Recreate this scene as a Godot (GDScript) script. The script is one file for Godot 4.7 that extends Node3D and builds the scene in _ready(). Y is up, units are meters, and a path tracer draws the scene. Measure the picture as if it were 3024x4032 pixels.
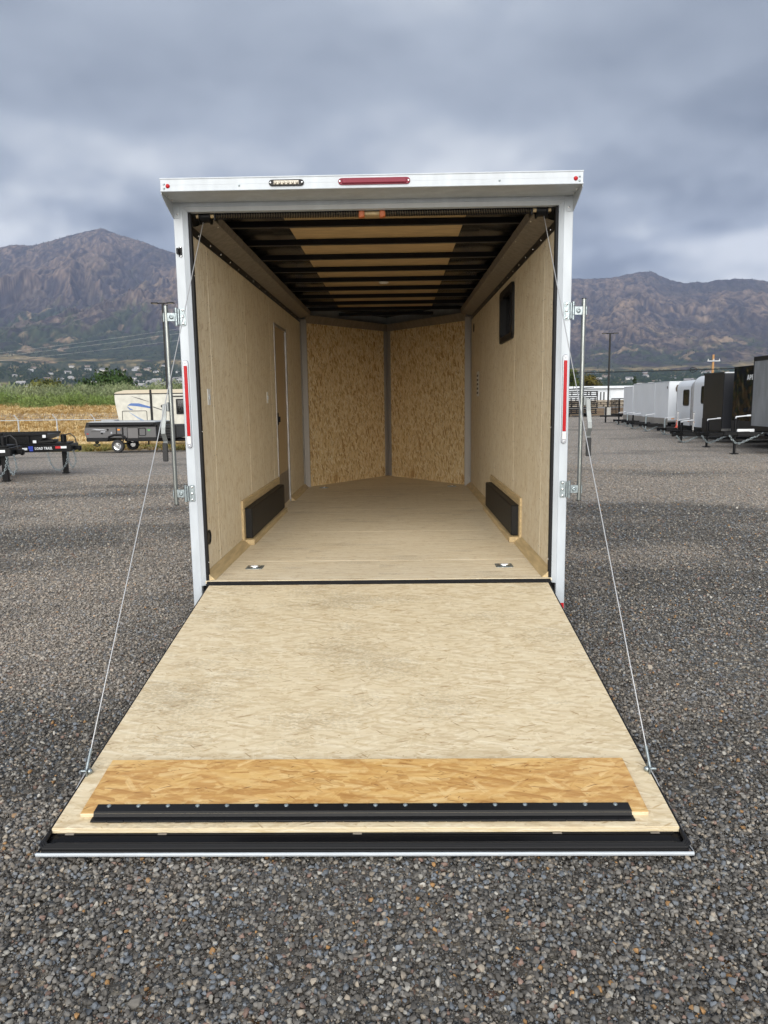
extends Node3D

const G := 0.40            # height of the trailer floor above the gravel
var M := {}
var rng := RandomNumberGenerator.new()
var taken := {}


# ---------------------------------------------------------------- helpers: nodes
func numbered(called: String, parent: Node) -> String:
	var key := str(parent.get_instance_id()) + called
	var n: int = taken.get(key, 0)
	taken[key] = n + 1
	return called if n == 0 else "%s_%03d" % [called, n]


func tag(o: Node, label := "", category := "", group := "", kind := "") -> Node:
	if label: o.set_meta("label", label)
	if category: o.set_meta("category", category)
	if group: o.set_meta("group", group)
	if kind: o.set_meta("kind", kind)
	return o


func thing(called: String, label: String, category: String, at := Vector3.ZERO, turn := 0.0, group := "") -> Node3D:
	var o := Node3D.new()
	o.name = numbered(called, self)
	add_child(o, true)
	o.position = at
	o.rotation.y = turn
	tag(o, label, category, group)
	return o


func node(called: String, mesh: Mesh, m: Material, parent: Node) -> MeshInstance3D:
	var o := MeshInstance3D.new()
	o.name = numbered(called, parent)
	o.mesh = mesh
	o.material_override = m
	parent.add_child(o, true)
	return o


func obj(called: String, s: SurfaceTool, m: Material, parent: Node) -> MeshInstance3D:
	return node(called, s.commit(), m, parent)


func again(src: Node3D, label := "") -> Node3D:
	var c: Node3D = src.duplicate()
	var called: String = String(src.name).rstrip("0123456789").trim_suffix("_")
	c.name = numbered(called, self)
	add_child(c, true)
	if label: c.set_meta("label", label)
	return c


# ---------------------------------------------------------------- helpers: shapes
func mb() -> SurfaceTool:
	var s := SurfaceTool.new()
	s.begin(Mesh.PRIMITIVE_TRIANGLES)
	return s


func tri(s: SurfaceTool, a: Vector3, b: Vector3, c: Vector3, na: Vector3, nb: Vector3, nc: Vector3) -> void:
	if (b - a).cross(c - a).dot(na + nb + nc) > 0.0:
		s.set_normal(na); s.add_vertex(a)
		s.set_normal(nc); s.add_vertex(c)
		s.set_normal(nb); s.add_vertex(b)
	else:
		s.set_normal(na); s.add_vertex(a)
		s.set_normal(nb); s.add_vertex(b)
		s.set_normal(nc); s.add_vertex(c)


func poly(s: SurfaceTool, p: Array, out: Vector3) -> void:
	var n := Vector3.ZERO
	for i in range(1, p.size() - 1):
		n += (p[i] - p[0]).cross(p[i + 1] - p[0])
	if n.length() < 1e-12: return
	n = n.normalized()
	if n.dot(out) < 0: n = -n
	for i in range(1, p.size() - 1):
		tri(s, p[0], p[i], p[i + 1], n, n, n)


func box(s: SurfaceTool, c: Vector3, e: Vector3, bev := 0.0, bs := Basis()) -> void:
	var h := e * 0.5
	bev = minf(bev, minf(h.x, minf(h.y, h.z)) * 0.9)
	var at := func(sx: float, sy: float, sz: float, ax: int) -> Vector3:
		var v := Vector3(sx * (h.x - bev), sy * (h.y - bev), sz * (h.z - bev))
		v[ax] = [sx, sy, sz][ax] * h[ax]
		return c + bs * v
	for ax in 3:
		for sg: float in [-1.0, 1.0]:
			var q := []
			for k in [[-1, -1], [1, -1], [1, 1], [-1, 1]]:
				var d := [0.0, 0.0, 0.0]
				d[ax] = sg; d[(ax + 1) % 3] = float(k[0]); d[(ax + 2) % 3] = float(k[1])
				q.append(at.call(d[0], d[1], d[2], ax))
			var o := Vector3.ZERO
			o[ax] = sg
			poly(s, q, bs * o)
	if bev <= 0.0: return
	for ax in 3:
		var b := (ax + 1) % 3
		var f := (ax + 2) % 3
		for s1: float in [-1.0, 1.0]:
			for s2: float in [-1.0, 1.0]:
				var d1 := [0.0, 0.0, 0.0]
				d1[b] = s1; d1[f] = s2; d1[ax] = -1.0
				var d2 := d1.duplicate()
				d2[ax] = 1.0
				var o := Vector3.ZERO
				o[b] = s1; o[f] = s2
				poly(s, [at.call(d1[0], d1[1], d1[2], b), at.call(d2[0], d2[1], d2[2], b), at.call(d2[0], d2[1], d2[2], f), at.call(d1[0], d1[1], d1[2], f)], bs * o)
	for sx: float in [-1.0, 1.0]:
		for sy: float in [-1.0, 1.0]:
			for sz: float in [-1.0, 1.0]:
				poly(s, [at.call(sx, sy, sz, 0), at.call(sx, sy, sz, 1), at.call(sx, sy, sz, 2)], bs * Vector3(sx, sy, sz))


func bx(s: SurfaceTool, x0: float, x1: float, y0: float, y1: float, z0: float, z1: float, bev := 0.0) -> void:
	box(s, Vector3(x0 + x1, y0 + y1, z0 + z1) * 0.5, Vector3(absf(x1 - x0), absf(y1 - y0), absf(z1 - z0)), bev)


func tube(s: SurfaceTool, pts: Array, r, sides := 10, caps := true) -> void:
	# r: a number, or an array with one radius for each point
	var rings := []
	var norms := []
	var n := pts.size()
	var up := Vector3.UP
	for i in n:
		var d: Vector3 = (pts[mini(i + 1, n - 1)] - pts[maxi(i - 1, 0)]).normalized()
		if i == 0:
			up = Vector3.UP if absf(d.y) < 0.9 else Vector3.RIGHT
		var a := d.cross(up).normalized()
		up = a.cross(d).normalized()
		var rad: float = r[i] if r is Array else r
		var ring := []
		var nn := []
		for k in sides:
			var t := TAU * k / sides
			var o := a * cos(t) + up * sin(t)
			nn.append(o)
			ring.append(pts[i] + o * rad)
		rings.append(ring)
		norms.append(nn)
	for i in n - 1:
		for k in sides:
			var j := (k + 1) % sides
			tri(s, rings[i][k], rings[i + 1][k], rings[i + 1][j], norms[i][k], norms[i + 1][k], norms[i + 1][j])
			tri(s, rings[i][k], rings[i + 1][j], rings[i][j], norms[i][k], norms[i + 1][j], norms[i][j])
	if caps:
		poly(s, rings[0], (pts[0] - pts[1]))
		poly(s, rings[n - 1], (pts[n - 1] - pts[n - 2]))


func rod(s: SurfaceTool, a: Vector3, b: Vector3, r: float, sides := 10) -> void:
	tube(s, [a, b], r, sides)


func lathe(s: SurfaceTool, prof: Array, xf: Transform3D, sides := 16) -> void:
	# prof: Vector2(radius, height) from bottom to top, turned round the local y axis; sharp where points repeat
	for i in prof.size() - 1:
		var p: Vector2 = prof[i]
		var q: Vector2 = prof[i + 1]
		var t := (q - p)
		if t.length() < 1e-7: continue
		var nl := Vector2(t.y, -t.x).normalized()
		for k in sides:
			var a0 := TAU * k / sides
			var a1 := TAU * (k + 1) / sides
			var d0 := Vector3(cos(a0), 0, sin(a0))
			var d1 := Vector3(cos(a1), 0, sin(a1))
			var n0 := xf.basis * (d0 * nl.x + Vector3.UP * nl.y)
			var n1 := xf.basis * (d1 * nl.x + Vector3.UP * nl.y)
			var A := xf * (d0 * p.x + Vector3.UP * p.y)
			var B := xf * (d1 * p.x + Vector3.UP * p.y)
			var C := xf * (d1 * q.x + Vector3.UP * q.y)
			var D := xf * (d0 * q.x + Vector3.UP * q.y)
			if p.x > 1e-6: tri(s, A, B, C, n0, n1, n1)
			if q.x > 1e-6: tri(s, A, C, D, n0, n1, n0)


func prism(s: SurfaceTool, outline: Array, xf: Transform3D, depth: float, bev := 0.0) -> void:
	# outline: Vector2 loop in the local xy plane, extruded along +z by depth
	var n := outline.size()
	var mid := Vector2.ZERO
	for p in outline: mid += p
	mid /= n
	var front := []
	for p in outline: front.append(p.move_toward(mid, bev))
	var idx := Geometry2D.triangulate_polygon(PackedVector2Array(outline))
	var up := xf.basis.z.normalized()
	var v := func(p: Vector2, z: float) -> Vector3: return xf * Vector3(p.x, p.y, z)
	for i in range(0, idx.size(), 3):
		tri(s, v.call(outline[idx[i]], 0), v.call(outline[idx[i + 1]], 0), v.call(outline[idx[i + 2]], 0), -up, -up, -up)
		tri(s, v.call(front[idx[i]], depth), v.call(front[idx[i + 1]], depth), v.call(front[idx[i + 2]], depth), up, up, up)
	var cw := Geometry2D.is_polygon_clockwise(PackedVector2Array(outline))
	for i in n:
		var a: Vector2 = outline[i]
		var b: Vector2 = outline[(i + 1) % n]
		var e := (b - a)
		var o := Vector2(e.y, -e.x) * (-1.0 if cw else 1.0)
		var out := xf.basis * Vector3(o.x, o.y, 0)
		poly(s, [v.call(a, 0), v.call(b, 0), v.call(b, depth - bev), v.call(a, depth - bev)], out)
		if bev > 0:
			poly(s, [v.call(a, depth - bev), v.call(b, depth - bev), v.call(front[(i + 1) % n], depth), v.call(front[i], depth)], out + up * e.length())


func stadium(w: float, h: float, seg := 6) -> Array:
	# a bar with round ends, w the longer side along x
	var r := h * 0.5
	var a := []
	for k in seg + 1:
		var t := -PI / 2 + PI * k / seg
		a.append(Vector2(w * 0.5 - r + cos(t) * r, sin(t) * r))
	for k in seg + 1:
		var t := PI / 2 + PI * k / seg
		a.append(Vector2(-w * 0.5 + r + cos(t) * r, sin(t) * r))
	return a


func rrect(w: float, h: float, r: float, seg := 4) -> Array:
	var a := []
	for c in [[1, -1, -0.5], [1, 1, 0.0], [-1, 1, 0.5], [-1, -1, 1.0]]:
		for k in seg + 1:
			var t: float = PI * (c[2] + 0.5 * k / seg)
			a.append(Vector2(c[0] * (w * 0.5 - r) + cos(t) * r, c[1] * (h * 0.5 - r) + sin(t) * r))
	return a


func ring_plate(s: SurfaceTool, outer: Array, inner: Array, xf: Transform3D, depth: float) -> void:
	# a flat frame between two loops of the same count
	var n := outer.size()
	var up := xf.basis.z
	for i in n:
		var j := (i + 1) % n
		var a := Vector3(outer[i].x, outer[i].y, 0)
		var b := Vector3(outer[j].x, outer[j].y, 0)
		var c := Vector3(inner[j].x, inner[j].y, 0)
		var d := Vector3(inner[i].x, inner[i].y, 0)
		var z := Vector3(0, 0, depth)
		poly(s, [xf * (a + z), xf * (b + z), xf * (c + z), xf * (d + z)], up)
		poly(s, [xf * a, xf * b, xf * c, xf * d], -up)
		var e := b - a
		var o := Vector3(e.y, -e.x, 0)
		poly(s, [xf * a, xf * b, xf * (b + z), xf * (a + z)], xf.basis * o)
		poly(s, [xf * d, xf * c, xf * (c + z), xf * (d + z)], xf.basis * -o)


func facing(n: Vector3, at := Vector3.ZERO, up := Vector3.UP) -> Transform3D:
	# local z along n, local y near up
	var z := n.normalized()
	var x := up.cross(z).normalized()
	return Transform3D(Basis(x, z.cross(x), z), at)


func dome(s: SurfaceTool, at: Vector3, n: Vector3, r: float, h: float, sides := 10) -> void:
	var y := n.normalized()
	var up := Vector3.UP if absf(y.y) < 0.9 else Vector3.RIGHT
	var x := up.cross(y).normalized()
	lathe(s, [Vector2(r, 0), Vector2(r * 0.92, h * 0.45), Vector2(r * 0.6, h * 0.85), Vector2(0, h)], Transform3D(Basis(x, y, x.cross(y)), at), sides)


func text(called: String, words: String, size: float, depth: float, xf: Transform3D, m: Material, parent: Node, squash := 1.0) -> void:
	var t := TextMesh.new()
	var f := SystemFont.new()
	f.font_names = PackedStringArray(["Droid Sans"])
	f.font_weight = 700
	t.font = f
	t.text = words
	t.font_size = 48
	t.pixel_size = size / 34.0
	t.depth = depth
	var o := node(called, t, m, parent)
	o.transform = xf.scaled_local(Vector3(squash, 1, 1))


func chain(s: SurfaceTool, pts: Array, link := 0.05, r := 0.006) -> void:
	var c := Curve3D.new()
	for p in pts: c.add_point(p)
	for i in range(1, pts.size() - 1):
		var t: Vector3 = (pts[i + 1] - pts[i - 1]) * 0.22
		c.set_point_in(i, -t)
		c.set_point_out(i, t)
	var l := c.get_baked_length()
	var n := int(l / (link * 0.72))
	for i in n:
		var a := c.sample_baked(l * i / n)
		var b := c.sample_baked(l * (i + 1) / n)
		var d := (b - a).normalized()
		var u := d.cross(Vector3(0.3, 0.2, 1).normalized()).normalized()
		if i % 2: u = d.cross(u).normalized()
		var ring := []
		for k in 9:
			var t := TAU * k / 8
			ring.append((a + b) * 0.5 + d * cos(t) * link * 0.5 + u * sin(t) * link * 0.3)
		tube(s, ring, r, 4, false)


func wheel(parent: Node3D, at: Vector3, r: float, w: float, axis: Vector3, rim_m: Material) -> void:
	# axis points out of the face that shows
	var y := axis.normalized()
	var x := Vector3.UP.cross(y).normalized()
	var xf := Transform3D(Basis(x, y, x.cross(y)), at)
	var s := mb()
	lathe(s, [Vector2(r * 0.58, -w / 2), Vector2(r * 0.9, -w / 2), Vector2(r, -w * 0.32), Vector2(r, w * 0.32), Vector2(r * 0.92, w / 2), Vector2(r * 0.62, w * 0.46), Vector2(r * 0.58, w * 0.3)], xf, 28)
	var t := obj("tyre", s, M.rubber, parent)
	s = mb()
	lathe(s, [Vector2(r * 0.6, w * 0.3), Vector2(r * 0.6, w * 0.4), Vector2(r * 0.52, w * 0.36), Vector2(r * 0.5, w * 0.12), Vector2(0, w * 0.12)], xf, 28)
	for k in 5:
		var a := TAU * k / 5 + 0.3
		var d := Vector3(cos(a), 0, sin(a))
		var e := Vector3(-sin(a), 0, cos(a))
		box(s, xf * (d * r * 0.3 + Vector3(0, w * 0.24, 0)), Vector3(r * 0.46, w * 0.14, r * 0.17), 0.006, Basis(xf.basis * d, xf.basis * Vector3.UP, xf.basis * e))
	lathe(s, [Vector2(r * 0.15, w * 0.1), Vector2(r * 0.14, w * 0.34), Vector2(r * 0.08, w * 0.4), Vector2(0, w * 0.4)], xf, 12)
	obj("rim", s, rim_m, t)


# ---------------------------------------------------------------- helpers: materials and textures
func mat(c: Color, rough := 0.6, metal := 0.0, spec := 0.5) -> StandardMaterial3D:
	var m := StandardMaterial3D.new()
	m.albedo_color = c
	m.roughness = rough
	m.metallic = metal
	m.metallic_specular = spec
	return m


func lin(r: float, g: float, b: float) -> Color:
	return Color(r, g, b).linear_to_srgb()


func tri_tex(m: StandardMaterial3D, t: Texture2D, per_metre: Vector3, offset := Vector3.ZERO) -> StandardMaterial3D:
	m.albedo_texture = t
	m.uv1_triplanar = true
	m.uv1_triplanar_sharpness = 8.0
	m.uv1_scale = per_metre
	m.uv1_offset = offset
	return m


func noise_tex(f: float, seed_: int, size := 512, kind := FastNoiseLite.TYPE_SIMPLEX_SMOOTH, lo := 0.0, hi := 1.0, oct := 5) -> ImageTexture:
	var n := FastNoiseLite.new()
	n.seed = seed_
	n.noise_type = kind
	n.frequency = f
	n.fractal_octaves = oct
	var im := n.get_seamless_image(size, size)
	var d := im.get_data()
	for i in d.size():
		d[i] = int(255.0 * lerpf(lo, hi, d[i] / 255.0))
	return ImageTexture.create_from_image(Image.create_from_data(size, size, false, Image.FORMAT_L8, d))


func strands(w: int, h: int, base: Color, cols: Array, count: int, length: Vector2, width: Vector2, ang: float, spread: float, alpha: Vector2, flecks: Array, nflecks: int, flen: Vector2, seed_: int) -> Image:
	var r := RandomNumberGenerator.new()
	r.seed = seed_
	var im := Image.create(w, h, false, Image.FORMAT_RGBA8)
	im.fill(base)
	var stamps := []
	var thin := []
	var cl := FastNoiseLite.new()
	cl.seed = seed_
	cl.frequency = 0.02
	cl.fractal_octaves = 3
	for k in 130:
		var is_fleck := k >= 70
		var L := lerpf(flen.x, flen.y, pow(r.randf(), 2.2)) if is_fleck else r.randf_range(length.x, length.y)
		var W := r.randf_range(0.9, 2.6) if is_fleck else r.randf_range(width.x, width.y)
		var a := ang + r.randfn(0.0, spread * 0.6)
		if r.randf() < 0.1: a = r.randf() * PI
		var c: Color = flecks[r.randi() % flecks.size()] if is_fleck else cols[r.randi() % cols.size()]
		var al := r.randf_range(0.25, 0.75) if is_fleck else r.randf_range(alpha.x, alpha.y)
		var ca := cos(a)
		var sa := sin(a)
		var bw := int(absf(L * ca) + absf(W * sa)) + 3
		var bh := int(absf(L * sa) + absf(W * ca)) + 3
		var st := Image.create(bw, bh, false, Image.FORMAT_RGBA8)
		var skew := r.randf_range(-1.2, 1.2)
		var grain := PackedFloat32Array()
		for i in int(W) + 4: grain.append(r.randf_range(-0.06, 0.06) if not is_fleck else 0.0)
		for y in bh:
			for x in bw:
				var px := x - bw * 0.5
				var py := y - bh * 0.5
				var u := px * ca + py * sa
				var v := -px * sa + py * ca
				var half := L * 0.5 - absf(v) * 0.5 + v * skew
				if is_fleck: half = L * 0.5
				var vw := W * 0.5 * (1.0 if not is_fleck else clampf(1.4 - absf(u) / (L * 0.5) * 1.2, 0.2, 1.0))
				var e := clampf(minf(half - absf(u), vw - absf(v)) + 0.5, 0.0, 1.0)
				if e > 0.0:
					var g := grain[clampi(int(v + W * 0.5), 0, grain.size() - 1)]
					st.set_pixel(x, y, Color(clampf(c.r + g, 0, 1), clampf(c.g + g, 0, 1), clampf(c.b + g, 0, 1), al * e))
		(thin if is_fleck else stamps).append(st)
	for pass_ in 2:
		var set_: Array = stamps if pass_ == 0 else thin
		for i in (count if pass_ == 0 else nflecks):
			var st: Image = set_[r.randi() % set_.size()]
			var x := r.randi() % w
			var y := r.randi() % h
			if pass_ == 1 and r.randf() > 0.35 + 2.2 * cl.get_noise_2d(x * (0.5 if w >= h else 1.0), y): continue
			var rc := Rect2i(0, 0, st.get_width(), st.get_height())
			im.blend_rect(st, rc, Vector2i(x, y))
			var ox := x + st.get_width() > w
			var oy := y + st.get_height() > h
			if ox: im.blend_rect(st, rc, Vector2i(x - w, y))
			if oy: im.blend_rect(st, rc, Vector2i(x, y - h))
			if ox and oy: im.blend_rect(st, rc, Vector2i(x - w, y - h))
	return im


func scuffs(im: Image, c: Color, count: int, size: Vector2, seed_: int) -> void:
	# grey scuffs and boot marks with a broken, grainy outline
	var r := RandomNumberGenerator.new()
	r.seed = seed_
	var n := FastNoiseLite.new()
	n.seed = seed_
	n.frequency = 0.09
	for k in count:
		var w := int(r.randf_range(size.x, size.y))
		var h := int(w * r.randf_range(0.25, 0.8))
		var st := Image.create(w, h, false, Image.FORMAT_RGBA8)
		var ox := r.randf() * 900.0
		for y in h:
			for x in w:
				var d := 1.0 - Vector2((x - w * 0.5) / (w * 0.5), (y - h * 0.5) / (h * 0.5)).length()
				var v := n.get_noise_2d(x + ox, y * 2.5) * 1.3 + d * 0.6 - 0.25
				if v > 0.0 and d > 0.0:
					st.set_pixel(x, y, Color(c.r, c.g, c.b, minf(v * 0.6, 0.2) * r.randf_range(0.5, 1.0)))
		im.blend_rect(st, Rect2i(0, 0, w, h), Vector2i(r.randi() % im.get_width() - w / 2, r.randi() % im.get_height() - h / 2))


func gravel_images() -> Array:
	var size := 1024
	var cell := FastNoiseLite.new()
	cell.seed = 5
	cell.noise_type = FastNoiseLite.TYPE_CELLULAR
	cell.frequency = 0.055
	cell.fractal_type = FastNoiseLite.FRACTAL_NONE
	cell.cellular_return_type = FastNoiseLite.RETURN_CELL_VALUE
	cell.domain_warp_enabled = true
	cell.domain_warp_amplitude = 6.0
	cell.domain_warp_frequency = 0.05
	var ids := cell.get_seamless_image(size, size, false, false, 0.06).get_data()
	cell.cellular_return_type = FastNoiseLite.RETURN_DISTANCE
	var dist := cell.get_seamless_image(size, size, false, false, 0.06).get_data()
	var fine := FastNoiseLite.new()
	fine.seed = 9
	fine.frequency = 0.12
	fine.fractal_octaves = 4
	var gr := fine.get_seamless_image(size, size).get_data()
	var pal := []
	for i in 256:
		pal.append(stone_colour(hash(i * 7919 + 3) % 1000 / 1000.0, hash(i * 104729 + 11) % 1000 / 1000.0).linear_to_srgb())
	var rgb := PackedByteArray()
	rgb.resize(size * size * 3)
	var hgt := PackedByteArray()
	hgt.resize(size * size)
	for i in size * size:
		var c: Color = pal[ids[i]]
		var g := 0.72 + 0.56 * gr[i] / 255.0
		rgb[i * 3] = mini(255, int(c.r * g * 310.0))
		rgb[i * 3 + 1] = mini(255, int(c.g * g * 310.0))
		rgb[i * 3 + 2] = mini(255, int(c.b * g * 310.0))
		hgt[i] = clampi(255 - dist[i] + (gr[i] - 128) / 4, 0, 255)
	return [ImageTexture.create_from_image(Image.create_from_data(size, size, false, Image.FORMAT_RGB8, rgb)), ImageTexture.create_from_image(Image.create_from_data(size, size, false, Image.FORMAT_L8, hgt))]


func stone_colour(a: float, b: float) -> Color:
	# linear
	var k := 0.7 + 0.6 * b
	if a < 0.42: return Color(0.114, 0.105, 0.094) * k
	if a < 0.62: return Color(0.205, 0.192, 0.174) * k
	if a < 0.78: return Color(0.168, 0.185, 0.206) * k
	if a < 0.88: return Color(0.30, 0.258, 0.205) * k
	if a < 0.945: return Color(0.31, 0.295, 0.262) * k
	if a < 0.975: return Color(0.22, 0.145, 0.115) * k
	if a < 0.987: return Color(0.34, 0.19, 0.075) * k
	return Color(0.42, 0.40, 0.36) * k


func ground_y(x: float, z: float) -> float:
	var t := clampf((x + 6.0) / 10.0, 0.0, 1.0)
	var w := 1.0 - t * t * (3.0 - 2.0 * t)
	return -0.03 * maxf(0.0, -z - 8.0) * w


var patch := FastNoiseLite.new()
func paleness(x: float, z: float) -> float:
	# 0 where the gravel is dark, 1 where it is pale; patchy, and paler further back
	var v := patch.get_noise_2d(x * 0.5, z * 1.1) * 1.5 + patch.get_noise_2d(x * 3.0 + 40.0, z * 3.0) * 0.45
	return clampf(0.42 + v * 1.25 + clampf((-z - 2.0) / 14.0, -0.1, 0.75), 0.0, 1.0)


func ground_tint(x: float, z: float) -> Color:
	var d := paleness(x, z)
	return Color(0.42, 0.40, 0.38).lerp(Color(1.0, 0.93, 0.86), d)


func sky_image() -> Image:
	# an overcast of layered cloud: patches of one noise seen on a flat cloud deck, all round alike
	var w := 1024
	var h := 512
	var n := FastNoiseLite.new()
	n.seed = 21
	n.frequency = 0.5
	n.fractal_octaves = 5
	n.fractal_gain = 0.52
	var n2 := FastNoiseLite.new()
	n2.seed = 77
	n2.frequency = 1.7
	n2.fractal_octaves = 5
	n2.fractal_gain = 0.55
	n2.domain_warp_enabled = true
	n2.domain_warp_amplitude = 0.4
	var f := PackedFloat32Array()
	f.resize(w * h * 3)
	var dark := Color(0.062, 0.074, 0.092)
	var mid := Color(0.120, 0.135, 0.157)
	var lite := Color(0.226, 0.236, 0.246)
	var i := 0
	for y in h:
		var el := PI / 2 - (y + 0.5) / h * PI
		for x in w:
			var az := (x + 0.5) / w * TAU - PI
			var d := Vector3(sin(az) * cos(el), sin(el), -cos(az) * cos(el))
			var c := mid
			if d.y > -0.02:
				var k := 1.0 / (maxf(d.y, 0.0) + 0.22)
				var p := Vector3(d.x * k, 0.0, d.z * k)
				var a := n.get_noise_2d(p.x + 3.1, p.z * 1.5 + 1.7)
				var b := n2.get_noise_3d(d.x * 2.0, d.y * 5.0, d.z * 2.0)
				var deg := rad_to_deg(el)
				var low := exp(-pow((deg - 9.5) / 6.5, 2.0))
				var band := exp(-pow((deg - 21.0) / 9.0, 2.0))
				var v := 0.12 + a * 1.35 + b * 0.4 - band * 0.8 + clampf((deg - 26.0) / 40.0, 0.0, 0.45)
				var e := clampf(n2.get_noise_3d(d.x * 3.1 + 7.0, d.y * 7.0, d.z * 3.1) * 3.4, -1.0, 1.0)
				v += e * 0.10 * (1.0 - clampf((deg - 40.0) / 30.0, 0.0, 1.0))
				v += low * (0.5 + 2.6 * (b + 0.14))
				c = mid.lerp(lite, clampf(v, 0.0, 1.0)) if v > 0.0 else mid.lerp(dark, clampf(-v, 0.0, 1.0))
			f[i] = c.r; f[i + 1] = c.g; f[i + 2] = c.b
			i += 3
	return Image.create_from_data(w, h, false, Image.FORMAT_RGBF, f.to_byte_array())


func _ready() -> void:
	rng.seed = 4711
	patch.seed = 31
	patch.frequency = 0.22
	patch.fractal_octaves = 4

	# ---- camera
	var cam := Camera3D.new()
	cam.name = "camera"
	cam.position = Vector3(0.1335, 1.1607 + G, 4.7053)
	cam.rotation_order = EULER_ORDER_YXZ
	cam.rotation = Vector3(-0.1499, 0.0186, -0.0137)
	cam.fov = 69.64
	cam.near = 0.05
	cam.far = 20000.0
	add_child(cam)
	cam.current = true

	# ---- sky, air and exposure
	var env := Environment.new()
	env.background_mode = Environment.BG_SKY
	var sky := Sky.new()
	var pan := PanoramaSkyMaterial.new()
	pan.panorama = ImageTexture.create_from_image(sky_image())
	sky.sky_material = pan
	env.sky = sky
	env.tonemap_mode = Environment.TONE_MAPPER_LINEAR
	env.tonemap_exposure = 3.7
	env.fog_enabled = true
	env.fog_density = 0.0001
	env.fog_light_color = Color(0.74, 0.81, 0.97)
	env.sdfgi_enabled = true
	env.ssao_enabled = true
	env.ssil_enabled = true
	var we := WorldEnvironment.new()
	we.name = "environment"
	we.environment = env
	add_child(we)

	# ---- the bright part of the overcast, behind the camera
	var sun := DirectionalLight3D.new()
	sun.name = "sun"
	sun.light_energy = 0.5
	sun.light_color = Color(1.0, 0.985, 0.955)
	sun.light_angular_distance = 70.0
	sun.shadow_enabled = true
	sun.rotation = Vector3(deg_to_rad(-20.0), deg_to_rad(-4.0), 0)
	add_child(sun)

	make_materials()
	build_ground()
	build_mountains()
	build_right_yard()
	build_left_yard()
	build_valley()
	build_main_trailer()
	build_gravel()


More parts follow.
